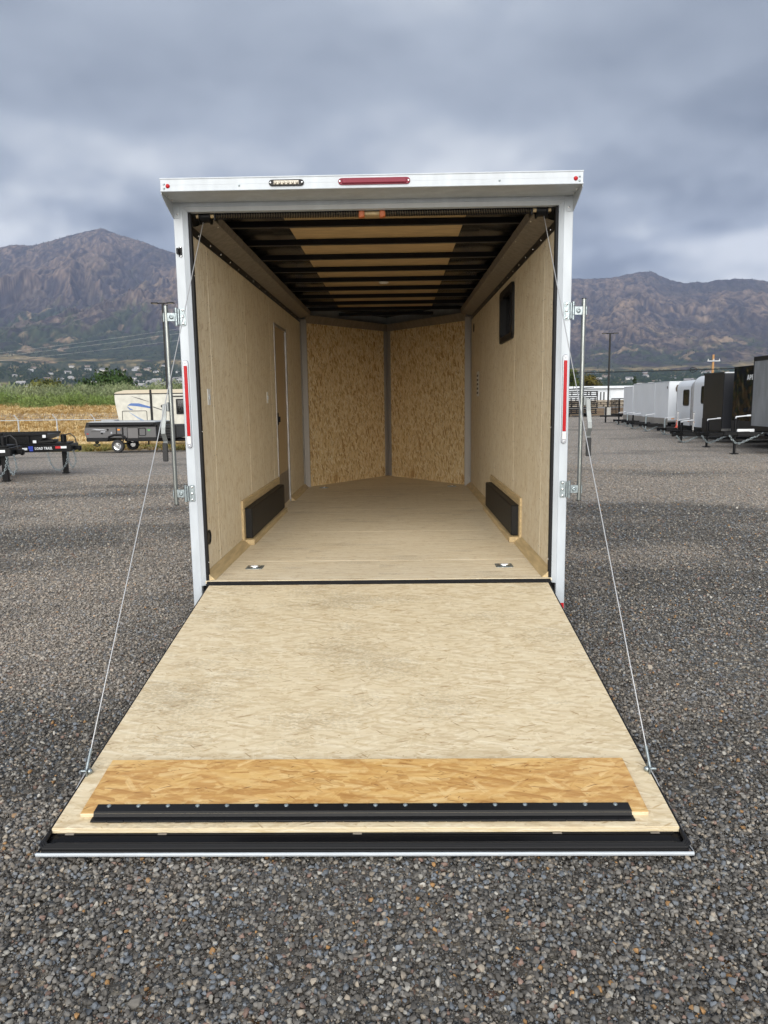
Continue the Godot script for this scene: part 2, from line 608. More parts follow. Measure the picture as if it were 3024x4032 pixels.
func make_materials() -> void:
	var soft := noise_tex(0.02, 3, 512, FastNoiseLite.TYPE_SIMPLEX_SMOOTH, 0.80, 1.0)
	var scratch := noise_tex(0.08, 8, 512, FastNoiseLite.TYPE_SIMPLEX_SMOOTH, 0.55, 1.0)
	M.white = mat(lin(0.525, 0.565, 0.605), 0.34)
	tri_tex(M.white, noise_tex(0.012, 13, 512, FastNoiseLite.TYPE_SIMPLEX_SMOOTH, 0.90, 1.0), Vector3(1.3, 0.35, 1.3))
	M.white_far = mat(lin(0.66, 0.69, 0.73), 0.4)
	tri_tex(M.white_far, noise_tex(0.01, 14, 256, FastNoiseLite.TYPE_SIMPLEX_SMOOTH, 0.93, 1.0), Vector3(0.3, 0.15, 0.3))
	M.alu = mat(lin(0.50, 0.49, 0.48), 0.45, 0.8)
	M.alu_trim = mat(lin(0.33, 0.30, 0.265), 0.5, 0.3)
	tri_tex(M.alu, soft, Vector3(2, 0.5, 2))
	M.alu_dull = mat(lin(0.29, 0.26, 0.225), 0.5, 0.45)
	tri_tex(M.alu_dull, soft, Vector3(1.5, 0.6, 1.5))
	M.zinc = mat(lin(0.40, 0.46, 0.48), 0.46, 0.75)
	tri_tex(M.zinc, noise_tex(0.03, 18, 256, FastNoiseLite.TYPE_SIMPLEX_SMOOTH, 0.72, 1.0), Vector3(7, 2.5, 7))
	M.zinc.roughness_texture = scratch
	M.rodzinc = mat(lin(0.36, 0.38, 0.36), 0.3, 0.85)
	M.zinc_dark = mat(lin(0.24, 0.255, 0.255), 0.45, 0.6)
	tri_tex(M.rodzinc, soft, Vector3(9, 0.8, 9))
	M.chrome = mat(lin(0.75, 0.76, 0.77), 0.14, 1.0)
	M.black = mat(lin(0.008, 0.008, 0.009), 0.34, 0.0, 0.3)
	M.black_gloss = mat(lin(0.006, 0.006, 0.007), 0.18, 0.0, 0.22)
	M.black_frame = mat(lin(0.009, 0.009, 0.010), 0.42, 0.0, 0.3)
	tri_tex(M.black_frame, scratch, Vector3(3, 3, 3))
	M.black_satin = mat(lin(0.014, 0.0135, 0.013), 0.5, 0.0, 0.35)
	M.rubber = mat(lin(0.024, 0.024, 0.025), 0.72)
	M.gasket = mat(lin(0.013, 0.013, 0.014), 0.55, 0.0, 0.3)
	M.grip = mat(lin(0.02, 0.02, 0.02), 0.65)
	M.red = mat(lin(0.40, 0.008, 0.012), 0.22, 0.0, 0.3)
	M.tape_red = mat(lin(0.5, 0.015, 0.02), 0.3)
	M.tape_white = mat(lin(0.7, 0.72, 0.74), 0.3)
	M.maroon = mat(lin(0.20, 0.02, 0.04), 0.3, 0.0, 0.3)
	M.clear_grey = mat(lin(0.36, 0.37, 0.40), 0.25, 0.4)
	M.led = mat(lin(0.36, 0.33, 0.28), 0.35, 0.4)
	M.orange = mat(lin(0.50, 0.115, 0.02), 0.45)
	M.amber = mat(lin(0.75, 0.26, 0.02), 0.25)
	M.cable = mat(lin(0.56, 0.56, 0.56), 0.38, 0.7)
	M.plastic = mat(lin(0.72, 0.72, 0.70), 0.4)
	M.luan = mat(lin(0.62, 0.44, 0.23), 0.42)
	tri_tex(M.luan, noise_tex(0.015, 44, 512, FastNoiseLite.TYPE_SIMPLEX_SMOOTH, 0.84, 1.0), Vector3(0.5, 1, 2.5))
	M.roof_foil = mat(lin(0.028, 0.026, 0.024), 0.24, 0.3)
	M.door_skin = mat(lin(0.44, 0.33, 0.20), 0.5)
	M.glass = StandardMaterial3D.new()
	M.glass.albedo_color = Color(0.02, 0.025, 0.03, 0.82)
	M.glass.transparency = BaseMaterial3D.TRANSPARENCY_ALPHA
	M.glass.roughness = 0.05

	# strand boards: light from strands, knots and scuffs only
	var pale := [Color(0.87, 0.825, 0.725), Color(0.83, 0.775, 0.66), Color(0.90, 0.865, 0.78), Color(0.79, 0.725, 0.60), Color(0.86, 0.81, 0.70), Color(0.76, 0.69, 0.57)]
	var brown := [Color(0.58, 0.47, 0.33), Color(0.52, 0.42, 0.30), Color(0.66, 0.55, 0.39), Color(0.70, 0.61, 0.46), Color(0.62, 0.51, 0.37)]
	var brown2 := [Color(0.50, 0.36, 0.20), Color(0.42, 0.29, 0.16), Color(0.60, 0.44, 0.24), Color(0.66, 0.52, 0.32)]
	var im := strands(1024, 1024, Color(0.855, 0.805, 0.70), pale, 14000, Vector2(12, 60), Vector2(2.5, 8), 0.0, 0.5, Vector2(0.25, 0.65), brown, 6500, Vector2(3, 24), 101)
	scuffs(im, Color(0.42, 0.39, 0.34), 40, Vector2(40, 260), 5)
	M.osb_ramp = tri_tex(mat(lin(0.92, 0.885, 0.825), 0.62), ImageTexture.create_from_image(im), Vector3(0.42, 0.42, 0.42), Vector3(0.5, 0.3, 0.02))
	var tan_ := [Color(0.895, 0.855, 0.77), Color(0.865, 0.815, 0.715), Color(0.915, 0.885, 0.81), Color(0.83, 0.77, 0.655), Color(0.885, 0.84, 0.75), Color(0.80, 0.73, 0.60)]
	im = strands(1024, 1024, Color(0.89, 0.845, 0.75), tan_, 6500, Vector2(30, 140), Vector2(2.5, 8), 0.0, 0.14, Vector2(0.25, 0.65), brown2, 6500, Vector2(4, 40), 102)
	scuffs(im, Color(0.26, 0.21, 0.17), 16, Vector2(60, 260), 9)
	var floor_tex := ImageTexture.create_from_image(im)
	for k in 3:
		M["osb_floor%d" % k] = tri_tex(mat(lin(0.97, 0.95, 0.92), 0.55), floor_tex, Vector3(0.55, 0.55, 0.8), Vector3(0.31 * k, 0.2, 0.43 * k))
	im = strands(1024, 1024, Color(0.895, 0.855, 0.765), tan_, 6500, Vector2(30, 140), Vector2(2.5, 8), PI / 2, 0.14, Vector2(0.22, 0.6), brown2, 7000, Vector2(4, 40), 103)
	var wall_tex := ImageTexture.create_from_image(im)
	for k in 3:
		M["osb_wall%d" % k] = tri_tex(mat([lin(0.99, 0.975, 0.95), lin(1.0, 0.99, 0.97), lin(0.96, 0.945, 0.92)][k], 0.6), wall_tex, Vector3(0.6, 0.6, 0.6), Vector3(0.3, 0.17 * k, 0.37 * k))
	var flake := [Color(0.90, 0.83, 0.68), Color(0.85, 0.74, 0.55), Color(0.93, 0.88, 0.76), Color(0.76, 0.62, 0.42), Color(0.89, 0.80, 0.63), Color(0.68, 0.52, 0.32)]
	im = strands(1024, 1024, Color(0.87, 0.765, 0.57), flake, 11000, Vector2(12, 46), Vector2(3, 9), PI / 2, 0.7, Vector2(0.45, 0.9), [Color(0.40, 0.25, 0.12), Color(0.50, 0.33, 0.16), Color(0.60, 0.42, 0.21)], 7000, Vector2(6, 30), 104)
	M.osb_nose = tri_tex(mat(Color.WHITE, 0.62), ImageTexture.create_from_image(im), Vector3(0.42, 0.42, 0.42))
	var gold := [Color(0.86, 0.72, 0.48), Color(0.80, 0.63, 0.37), Color(0.90, 0.78, 0.56), Color(0.75, 0.57, 0.33), Color(0.84, 0.68, 0.43), Color(0.70, 0.52, 0.29), Color(0.87, 0.72, 0.46)]
	im = strands(1024, 512, Color(0.83, 0.67, 0.41), gold, 4500, Vector2(25, 120), Vector2(4, 17), 0.0, 0.5, Vector2(0.3, 0.75), [Color(0.36, 0.22, 0.10), Color(0.50, 0.32, 0.14), Color(0.60, 0.42, 0.18)], 1800, Vector2(4, 40), 105)
	M.osb_gold = tri_tex(mat(lin(0.88, 0.86, 0.84), 0.5), ImageTexture.create_from_image(im), Vector3(0.62, 1.24, 1.24))
	im = strands(256, 256, Color(0.84, 0.765, 0.60), pale, 900, Vector2(20, 60), Vector2(2, 4), 0.0, 0.1, Vector2(0.3, 0.8), brown, 200, Vector2(5, 20), 106)
	M.osb_edge = tri_tex(mat(Color.WHITE, 0.75), ImageTexture.create_from_image(im), Vector3(1.2, 6, 3))
	M.wood_trim = tri_tex(mat(lin(0.66, 0.50, 0.27), 0.5), noise_tex(0.02, 51, 256, FastNoiseLite.TYPE_SIMPLEX_SMOOTH, 0.8, 1.0), Vector3(8, 8, 0.7))

	var g := gravel_images()
	M.gravel = tri_tex(mat(Color.WHITE, 0.85), g[0], Vector3(0.62, 0.62, 0.62))
	M.gravel.vertex_color_use_as_albedo = true
	M.gravel.heightmap_enabled = true
	M.gravel.heightmap_texture = g[1]
	M.gravel.heightmap_scale = 2.2
	M.stone = mat(Color.WHITE, 0.72)
	M.stone.vertex_color_use_as_albedo = true
	M.vert = mat(Color.WHITE, 0.95, 0.0, 0.2)
	M.vert.vertex_color_use_as_albedo = true
	M.leaf = mat(Color.WHITE, 0.75, 0.0, 0.3)
	M.leaf.vertex_color_use_as_albedo = true
	M.leaf.backlight_enabled = true
	M.leaf.backlight = Color(0.25, 0.3, 0.15)
	M.straw = mat(Color.WHITE, 0.85, 0.0, 0.2)
	M.straw.vertex_color_use_as_albedo = true
	M.straw.backlight_enabled = true
	M.straw.backlight = Color(0.5, 0.42, 0.28)
	M.bark = mat(lin(0.09, 0.07, 0.05), 0.9)
	M.grassland = tri_tex(mat(Color.WHITE, 0.95, 0.0, 0.2), noise_tex(0.03, 61, 512, FastNoiseLite.TYPE_SIMPLEX_SMOOTH, 0.78, 1.0), Vector3(0.5, 0.5, 0.5))
	M.grassland.vertex_color_use_as_albedo = true
	M.concrete = tri_tex(mat(lin(0.46, 0.45, 0.42), 0.85), noise_tex(0.05, 62, 256, FastNoiseLite.TYPE_SIMPLEX_SMOOTH, 0.75, 1.0), Vector3(1, 1, 1))
	M.galv = mat(lin(0.40, 0.42, 0.44), 0.55, 0.25)
	M.wood_pole = mat(lin(0.40, 0.22, 0.09), 0.85)


# ---------------------------------------------------------------- the cargo trailer in the middle
func build_main_trailer() -> void:
	var T := thing("cargo_trailer", "white enclosed cargo trailer with rear ramp door lowered onto the gravel, strand board inside", "trailer")
	var W := 1.22
	var I := 1.139
	var L := 5.345
	var A := 6.852
	var s: SurfaceTool
	var f := G
	var breaks := [0.0, -0.45, -1.67, -2.89, -4.11, -L]
	# floor boards, with real joints between them
	var fb := [-0.012, -0.60, -1.82, -3.17, -4.35, -L]
	for k in 5:
		s = mb()
		bx(s, -I - 0.01, I + 0.01, f - 0.019, f, fb[k + 1] + 0.0015, fb[k] - 0.0015, 0.002)
		obj("floor_panel", s, M["osb_floor%d" % (k % 3)], T)
	s = mb()
	prism(s, [Vector2(-I, 0), Vector2(I, 0), Vector2(0, A - L)], Transform3D(Basis(Vector3.RIGHT, Vector3(0, 0, -1), Vector3.UP), Vector3(0, f - 0.019, -L - 0.002)), 0.019)
	obj("floor_panel", s, M.osb_floor1, T)
	# the raw front edge of the first board, proud of its face
	s = mb()
	bx(s, -I + 0.01, I - 0.01, f - 0.018, f - 0.001, -0.0135, -0.010)
	obj("floor_edge", s, M.osb_edge, T)
	# walls: boards between the joints, holes for the door and the window
	for side: float in [-1.0, 1.0]:
		var ca := I * side
		var cb := (I + 0.012) * side
		for k in 5:
			s = mb()
			var z1: float = breaks[k] - (0.06 if k == 0 else 0.003)
			var z0: float = breaks[k + 1] + 0.003
			var hole := []
			if side < 0 and k == 3: hole = [-3.93, -3.17, f + 0.02, f + 1.955]
			if side > 0 and k == 2: hole = [-2.48, -1.73, f + 1.70, f + 2.12]
			if hole:
				bx(s, ca, cb, f, f + 2.27, hole[1], z1, 0.002)
				bx(s, ca, cb, f, f + 2.27, z0, hole[0], 0.002)
				bx(s, ca, cb, f, hole[2], hole[0], hole[1])
				bx(s, ca, cb, hole[3], f + 2.27, hole[0], hole[1])
			else:
				bx(s, ca, cb, f, f + 2.27, z0, z1, 0.002)
			obj("wall_panel", s, M["osb_wall%d" % ((k + (1 if side > 0 else 0)) % 3)], T)
			if k > 0:
				s = mb()
				bx(s, (I + 0.0025) * side, (I + 0.010) * side, f, f + 2.27, breaks[k] - 0.006, breaks[k] + 0.006)
				obj("seam_strip", s, M.wood_trim, T)
				for q in 7:
					for o in [-0.03, 0.03]:
						s = mb()
						dome(s, Vector3(I * side, f + 0.12 + q * 0.34, breaks[k] + o), Vector3(-side, 0, 0), 0.005, 0.0015, 6)
						obj("screw", s, M.alu_dull, T)
		# outer skin
		s = mb()
		var oa := (W - 0.012) * side
		var ob := W * side
		if side < 0:
			bx(s, oa, ob, f - 0.16, f + 2.434, -3.17, -0.06)
			bx(s, oa, ob, f - 0.16, f + 2.434, -L, -3.93)
			bx(s, oa, ob, f + 1.955, f + 2.434, -3.93, -3.17)
			bx(s, oa, ob, f - 0.16, f + 0.02, -3.93, -3.17)
		else:
			bx(s, oa, ob, f - 0.16, f + 2.434, -1.73, -0.06)
			bx(s, oa, ob, f - 0.16, f + 2.434, -L, -2.48)
			bx(s, oa, ob, f + 2.12, f + 2.434, -2.48, -1.73)
			bx(s, oa, ob, f - 0.16, f + 1.70, -2.48, -1.73)
		obj("outer_skin", s, M.white, T)
		# base trim along the floor
		for zz in [[-0.03, -1.27], [-3.07, -L + 0.01] if side > 0 else [-3.95, -L + 0.01]]:
			s = mb()
			var xo := (I - 0.001) * side
			var xi := (I - 0.062) * side
			poly(s, [Vector3(xo, f + 0.055, zz[0]), Vector3(xi, f + 0.003, zz[0]), Vector3(xi, f + 0.003, zz[1]), Vector3(xo, f + 0.055, zz[1])], Vector3(-side, 1, 0))
			poly(s, [Vector3(xo, f + 0.055, zz[0]), Vector3(xi, f + 0.003, zz[0]), Vector3(xo, f + 0.001, zz[0])], Vector3(0, 0, 1))
			poly(s, [Vector3(xi, f + 0.0005, zz[0]), Vector3(xi, f + 0.003, zz[0]), Vector3(xi, f + 0.003, zz[1]), Vector3(xi, f + 0.0005, zz[1])], Vector3(-side, 0, 0))
			obj("base_trim", s, M.wood_trim, T)
		# wheel box with its wooden surround
		s = mb()
		bx(s, (I - 0.075) * side, (I - 0.0005) * side, f + 0.05, f + 0.30, -3.03, -1.27, 0.008)
		var wb := obj("wheel_box", s, M.black_satin, T)
		s = mb()
		bx(s, (I - 0.018) * side, (I + 0.0005) * side, f + 0.302, f + 0.37, -3.10, -1.20, 0.002)
		bx(s, (I - 0.018) * side, (I + 0.0005) * side, f + 0.001, f + 0.30, -1.268, -1.20, 0.002)
		bx(s, (I - 0.095) * side, (I - 0.002) * side, f + 0.002, f + 0.048, -3.07, -1.22, 0.002)
		obj("surround", s, M.wood_trim, wb)
		# ceiling cove of dull metal with a dark riveted edge
		s = mb()
		var c0 := Vector2((I - 0.001) * side, f + 2.255)
		var c1 := Vector2((I - 0.135) * side, f + 2.30)
		var c2 := Vector2((I - 0.15) * side, f + 2.345)
		for seg in [[c0, c1], [c1, c2]]:
			poly(s, [Vector3(seg[0].x, seg[0].y, -0.13), Vector3(seg[1].x, seg[1].y, -0.13), Vector3(seg[1].x, seg[1].y, -L), Vector3(seg[0].x, seg[0].y, -L)], Vector3(-side, -2, 0))
		var cv := obj("ceiling_cove", s, M.alu_dull, T)
		s = mb()
		bx(s, (I - 0.006) * side, (I - 0.0008) * side, f + 2.205, f + 2.256, -L, -0.05)
		obj("dark_edge", s, M.black, cv)
		s = mb()
		for k in 17:
			dome(s, Vector3((I - 0.006) * side, f + 2.23, -0.25 - k * 0.305), Vector3(-side, 0, 0), 0.007, 0.005, 8)
			if k % 2 == 0: dome(s, Vector3((I - 0.122) * side, f + 2.295, -0.3 - k * 0.305), Vector3(-side * 0.3, -1, 0), 0.006, 0.004, 8)
		tag(obj("rivet", s, M.chrome, cv), "", "", "", "stuff")
		# nose corner post: two flat metal strips
		s = mb()
		bx(s, (I - 0.085) * side, (I - 0.002) * side, f, f + 2.25, -L - 0.012, -L + 0.008, 0.003)
		bx(s, (I - 0.014) * side, (I - 0.002) * side, f, f + 2.25, -L + 0.008, -L + 0.06, 0.003)
		obj("corner_trim", s, M.alu_trim, T)
		# V-nose: board, top trim and half of the middle trim, in the plane of the wall
		var n0 := Vector3((I - 0.03) * side, 0, -L - 0.01)
		var n1 := Vector3(0, 0, -A + 0.02)
		var along := (n1 - n0)
		var len_ := along.length()
		var face := along.normalized().cross(Vector3.UP) * -side
		if face.z < 0: face = -face
		var xf := facing(face, (n0 + n1) * 0.5)
		s = mb()
		box(s, Vector3(0, f + 1.12, -0.01), Vector3(len_, 2.24, 0.012))
		var np := obj("nose_panel", s, M.osb_nose, T)
		np.transform = xf
		var mx := 1.0 if (xf.basis.x * 1.0).dot(along) > 0 else -1.0
		s = mb()
		box(s, Vector3(mx * (len_ * 0.5 - 0.045), f + 1.13, 0.006), Vector3(0.085, 2.25, 0.012), 0.002)
		var ct := obj("middle_trim", s, M.alu_trim, T)
		ct.transform = xf
		s = mb()
		poly(s, [Vector3(-len_ / 2, f + 2.205, 0.012), Vector3(len_ / 2, f + 2.205, 0.012), Vector3(len_ / 2, f + 2.30, 0.075), Vector3(-len_ / 2, f + 2.30, 0.075)], Vector3(0, -1, 1))
		poly(s, [Vector3(-len_ / 2, f + 2.205, 0.012), Vector3(len_ / 2, f + 2.205, 0.012), Vector3(len_ / 2, f + 2.205, -0.002), Vector3(-len_ / 2, f + 2.205, -0.002)], Vector3(0, -1, 0))
		var tt := obj("nose_top_trim", s, M.alu_dull, T)
		tt.transform = xf
		# outside of the nose
		s = mb()
		var o0 := Vector3(W * side, 0, -L)
		var o1 := Vector3(0, 0, -A - 0.08)
		var oxf := facing(-(o1 - o0).cross(Vector3.UP) * (-1.0 if ((o1 - o0).cross(Vector3.UP)).z > 0 else 1.0), (o0 + o1) * 0.5)
		box(s, Vector3(0, f + 1.137, 0.0), Vector3((o1 - o0).length() + 0.01, 2.59, 0.01))
		obj("nose_skin", s, M.white, T).transform = oxf
		# rear corner post: flat face, bevelled inner flange, dark seal
		s = mb()
		bx(s, 1.162 * side, W * side, f - 0.235, f + 2.40, -0.07, 0.0, 0.004)
		var post := obj("corner_post", s, M.white, T)
		s = mb()
		var y0 := f - 0.03
		var y1 := f + 2.345
		poly(s, [Vector3(1.162 * side, y0, 0.004), Vector3(1.136 * side, y0, -0.016), Vector3(1.136 * side, y1 - 0.022, -0.016), Vector3(1.162 * side, y1, 0.004)], Vector3(-side, 0, 1))
		poly(s, [Vector3(1.162 * side, y0, 0.004), Vector3(1.162 * side, y1, 0.004), Vector3(1.166 * side, y1, 0.0), Vector3(1.166 * side, y0, 0.0)], Vector3(side, 0, 1))
		poly(s, [Vector3(1.136 * side, y0, -0.016), Vector3(1.136 * side, y1 - 0.022, -0.016), Vector3(1.136 * side, y1 - 0.022, -0.06), Vector3(1.136 * side, y0, -0.06)], Vector3(-side, 0, 0))
		poly(s, [Vector3(1.162 * side, y0, 0.004), Vector3(1.136 * side, y0, -0.016), Vector3(1.136 * side, y0, -0.06), Vector3(1.162 * side, y0, -0.06)], Vector3(0, -1, 0))
		obj("jamb_flange", s, M.white, post)
		s = mb()
		bx(s, 1.118 * side, 1.1355 * side, f - 0.03, f + 2.32, -0.058, -0.022, 0.004)
		obj("door_seal", s, M.gasket, post)
		s = mb()
		for yy in [0.12, 0.98, 1.95]:
			s = mb()
			dome(s, Vector3(1.1175 * side, f + yy, -0.04), Vector3(-side, 0, 0), 0.005, 0.003, 8)
			obj("screw", s, M.chrome, post)
		s = mb()
		bx(s, 1.19 * side, (W - 0.003) * side, f - 0.225, f - 0.165, 0.0005, 0.0022)
		obj("reflective_tape", s, M.tape_red, post)
		# tall tail lamp: clear housing, red lens, white reverse lens
		var lx := 1.191 * side
		var lamp_o := []
		for p in stadium(0.555, 0.032, 6): lamp_o.append(Vector2(p.y, p.x))
		s = mb()
		prism(s, lamp_o, facing(Vector3(0, 0, 1), Vector3(lx, f + 1.155, 0.001)), 0.011, 0.003)
		var lamp := obj("tail_lamp", s, M.clear_grey, T)
		s = mb()
		bx(s, lx - 0.0105, lx + 0.0105, f + 0.955, f + 1.395, 0.0118, 0.0165, 0.003)
		obj("red_lens", s, M.red, lamp)
		s = mb()
		bx(s, lx - 0.0105, lx + 0.0105, f + 0.905, f + 0.952, 0.0118, 0.0155, 0.003)
		obj("white_lens", s, M.plastic, lamp)
		for yy in [1.416, 0.892]:
			s = mb()
			dome(s, Vector3(lx, f + yy, 0.012), Vector3(0, 0, 1), 0.005, 0.003, 8)
			obj("screw", s, M.chrome, lamp)
		# swung-out lock rod on two hinges, with its handle
		s = mb()
		rod(s, Vector3(1.298 * side, f + 0.515, 0.0), Vector3(1.298 * side, f + 1.765, 0.0), 0.0135, 18)
		var lr := obj("lock_rod", s, M.rodzinc, T)
		for yy in [1.765, 0.511]:
			s = mb()
			rod(s, Vector3(1.298 * side, f + yy, 0.0), Vector3(1.298 * side, f + yy + 0.004, 0.0), 0.0142, 18)
			obj("end_cap", s, M.black, lr)
		for hy: float in [1.695, 0.586]:
			var hg: Node3D = null
			s = mb()
			prism(s, rrect(0.036, 0.108, 0.009), facing(Vector3(0, 0, 1), Vector3(1.192 * side, f + hy, 0.0008)), 0.0045, 0.0012)
			bx(s, 1.211 * side, 1.222 * side, f + hy - 0.05, f + hy + 0.05, 0.001, 0.016, 0.003)
			hg = obj("hinge", s, M.zinc, T)
			s = mb()
			for q in [[0.028, 0.054], [-0.026, 0.026], [-0.054, -0.028]]:
				rod(s, Vector3(1.231 * side, f + hy + q[0], 0.012), Vector3(1.231 * side, f + hy + q[1], 0.012), 0.0098, 14)
			obj("knuckle", s, M.zinc, hg)
			s = mb()
			bx(s, 1.236 * side, 1.292 * side, f + hy - 0.026, f + hy + 0.026, 0.004, 0.009, 0.002)
			bx(s, 1.309 * side, 1.316 * side, f + hy - 0.028, f + hy + 0.026, -0.012, 0.01, 0.002)
			lathe(s, [Vector2(0.015, 0.0), Vector2(0.0125, 0.004), Vector2(0.009, 0.0052), Vector2(0.006, 0.002), Vector2(0, 0.0015)], Transform3D(Basis(Vector3.RIGHT, Vector3(0, 0, 1), Vector3(0, -1, 0)), Vector3(1.263 * side, f + hy, 0.009)), 16)
			obj("leaf", s, M.zinc, hg)
			for q in [-0.041, 0.0, 0.041]:
				s = mb()
				dome(s, Vector3(1.191 * side, f + hy + q, 0.005), Vector3(0, 0, 1), 0.0085, 0.007, 12)
				obj("bolt", s, M.chrome, hg)
		# handle
		s = mb()
		var pv := Vector3(1.330 * side, f + 1.14, 0.012)
		lathe(s, [Vector2(0.0, 0.0), Vector2(0.022, 0.0), Vector2(0.022, 0.006), Vector2(0, 0.006)], Transform3D(Basis(Vector3.RIGHT, Vector3(0, 0, 1), Vector3(0, -1, 0)), pv), 18)
		bx(s, 1.308 * side, 1.322 * side, pv.y - 0.026, pv.y + 0.03, 0.004, 0.022, 0.003)
		var hb := [Vector3(1.335 * side, pv.y + 0.012, 0.022), Vector3(1.338 * side, pv.y - 0.06, 0.026), Vector3(1.341 * side, pv.y - 0.13, 0.05), Vector3(1.342 * side, pv.y - 0.165, 0.052), Vector3(1.338 * side, pv.y - 0.215, 0.028), Vector3(1.340 * side, pv.y - 0.235, 0.026)]
		for k in hb.size() - 1:
			var a: Vector3 = hb[k]
			var b: Vector3 = hb[k + 1]
			var y := (b - a).normalized()
			var x := Vector3.RIGHT
			var z := x.cross(y).normalized()
			box(s, (a + b) * 0.5, Vector3(0.029, (b - a).length() + 0.004, 0.006), 0.002, Basis(y.cross(z), y, z))
		var hd := obj("rod_handle", s, M.zinc_dark, T)
		s = mb()
		box(s, Vector3(1.343 * side, pv.y - 0.285, 0.027), Vector3(0.033, 0.118, 0.016), 0.004, Basis(Vector3(0, 0, 1), 0.012 * side))
		obj("grip", s, M.grip, hd)
		s = mb()
		dome(s, pv + Vector3(0, 0, 0.006), Vector3(0, 0, 1), 0.007, 0.005, 10)
		obj("pivot_rivet", s, M.chrome, hd)
		# canopy bracket
		s = mb()
		var br := [Vector2(0.0, -0.095), Vector2(0.0, 0.005), Vector2(0.225, 0.005), Vector2(0.225, -0.012), Vector2(0.14, -0.05)]
		prism(s, br, Transform3D(Basis(Vector3(0, 0, 1), Vector3.UP, Vector3(-1, 0, 0)), Vector3(W * side - (0.001 if side > 0 else -0.005), f + 2.375, 0.002)), 0.004)
		bx(s, 1.178 * side, (W - 0.002) * side, f + 2.282, f + 2.372, 0.0012, 0.005, 0.001)
		poly(s, [Vector3(1.178 * side, f + 2.3725, 0.004), Vector3((W - 0.005) * side, f + 2.3725, 0.004), Vector3((W - 0.005) * side, f + 2.377, 0.225), Vector3(1.2 * side, f + 2.377, 0.225)], Vector3(0, -1, 0))
		var bk := obj("canopy_bracket", s, M.white, T)
		s = mb()
		dome(s, Vector3(1.191 * side, f + 2.305, 0.005), Vector3(0, 0, 1), 0.007, 0.008, 8)
		obj("bolt", s, M.chrome, bk)
		for zz: float in [0.07, 0.15]:
			s = mb()
			dome(s, Vector3(1.202 * side, f + 2.372, zz), Vector3(0, -1, 0), 0.006, 0.005, 8)
			obj("bolt", s, M.chrome, bk)
		# spring drum and lift cable to the ramp
		s = mb()
		lathe(s, [Vector2(0.0, -0.035), Vector2(0.045, -0.035), Vector2(0.045, -0.028), Vector2(0.034, -0.026), Vector2(0.034, 0.026), Vector2(0.045, 0.028), Vector2(0.045, 0.035), Vector2(0, 0.035)], Transform3D(Basis(Vector3(0, 1, 0), Vector3(1, 0, 0), Vector3(0, 0, -1)), Vector3(1.045 * side, f + 2.31, -0.10)), 22)
		var dr := obj("cable_drum", s, M.black_frame, T)
		s = mb()
		bx(s, 0.98 * side, 1.09 * side, f + 2.345, f + 2.39, -0.16, -0.05, 0.004)
		bx(s, 0.975 * side, 0.985 * side, f + 2.28, f + 2.36, -0.14, -0.06, 0.002)
		obj("drum_mount", s, M.black, dr)
		var top := Vector3(1.06 * side, f + 2.277, -0.09)
		var end := ramp_xf() * Vector3(1.107 * side, 0.018, 1.985)
		s = mb()
		tube(s, [top, top.lerp(end, 0.5) + Vector3(0, -0.012, 0), end], 0.0026, 8)
		var cb_ := obj("lift_cable", s, M.cable, T)
		s = mb()
		rod(s, top.lerp(end, 0.975), end, 0.006, 10)
		obj("crimp", s, M.zinc, cb_)
		# roof edge rail, frame rail below and the wheels at the side
		s = mb()
		bx(s, (W - 0.005) * side, (W + 0.012) * side, f + 2.39, f + 2.45, -L, -0.002, 0.004)
		obj("roof_rail", s, M.white, T)
		s = mb()
		bx(s, (W - 0.10) * side, (W - 0.04) * side, f - 0.155, f - 0.022, -L - 0.2, -0.05, 0.004)
		obj("frame_rail", s, M.black_frame, T)
		for zz: float in [-1.66, -2.64]:
			wheel(T, Vector3((W - 0.05) * side, 0.315, zz), 0.32, 0.17, Vector3(side, 0, 0), M.alu)
		s = mb()
		bx(s, (W - 0.002) * side, (W + 0.07) * side, f + 0.28, f + 0.31, -3.15, -1.15, 0.006)
		bx(s, (W + 0.06) * side, (W + 0.07) * side, f + 0.20, f + 0.28, -3.15, -1.15, 0.004)
		obj("fender", s, M.white, T)
	# header, canopy and fascia
	s = mb()
	bx(s, -1.165, 1.165, f + 2.345, f + 2.402, -0.07, -0.001, 0.002)
	var hdr := obj("header", s, M.white, T)
	s = mb()
	poly(s, [Vector3(-1.162, f + 2.3455, 0.004), Vector3(1.162, f + 2.3455, 0.004), Vector3(1.136, f + 2.323, -0.016), Vector3(-1.136, f + 2.323, -0.016)], Vector3(0, -1, 1))
	poly(s, [Vector3(-1.162, f + 2.3455, 0.004), Vector3(1.162, f + 2.3455, 0.004), Vector3(1.162, f + 2.349, 0.0), Vector3(-1.162, f + 2.349, 0.0)], Vector3(0, 1, 1))
	poly(s, [Vector3(-1.136, f + 2.323, -0.016), Vector3(1.136, f + 2.323, -0.016), Vector3(1.136, f + 2.323, -0.06), Vector3(-1.136, f + 2.323, -0.06)], Vector3(0, -1, 0))
	obj("head_flange", s, M.white, hdr)
	s = mb()
	# underside sheet, a little wavy as thin metal is
	var wn := FastNoiseLite.new()
	wn.seed = 4
	wn.frequency = 2.0
	var rows := [[0.0, 2.372], [0.04, 2.3735], [0.09, 2.3745], [0.14, 2.3755], [0.19, 2.3765], [0.226, 2.377]]
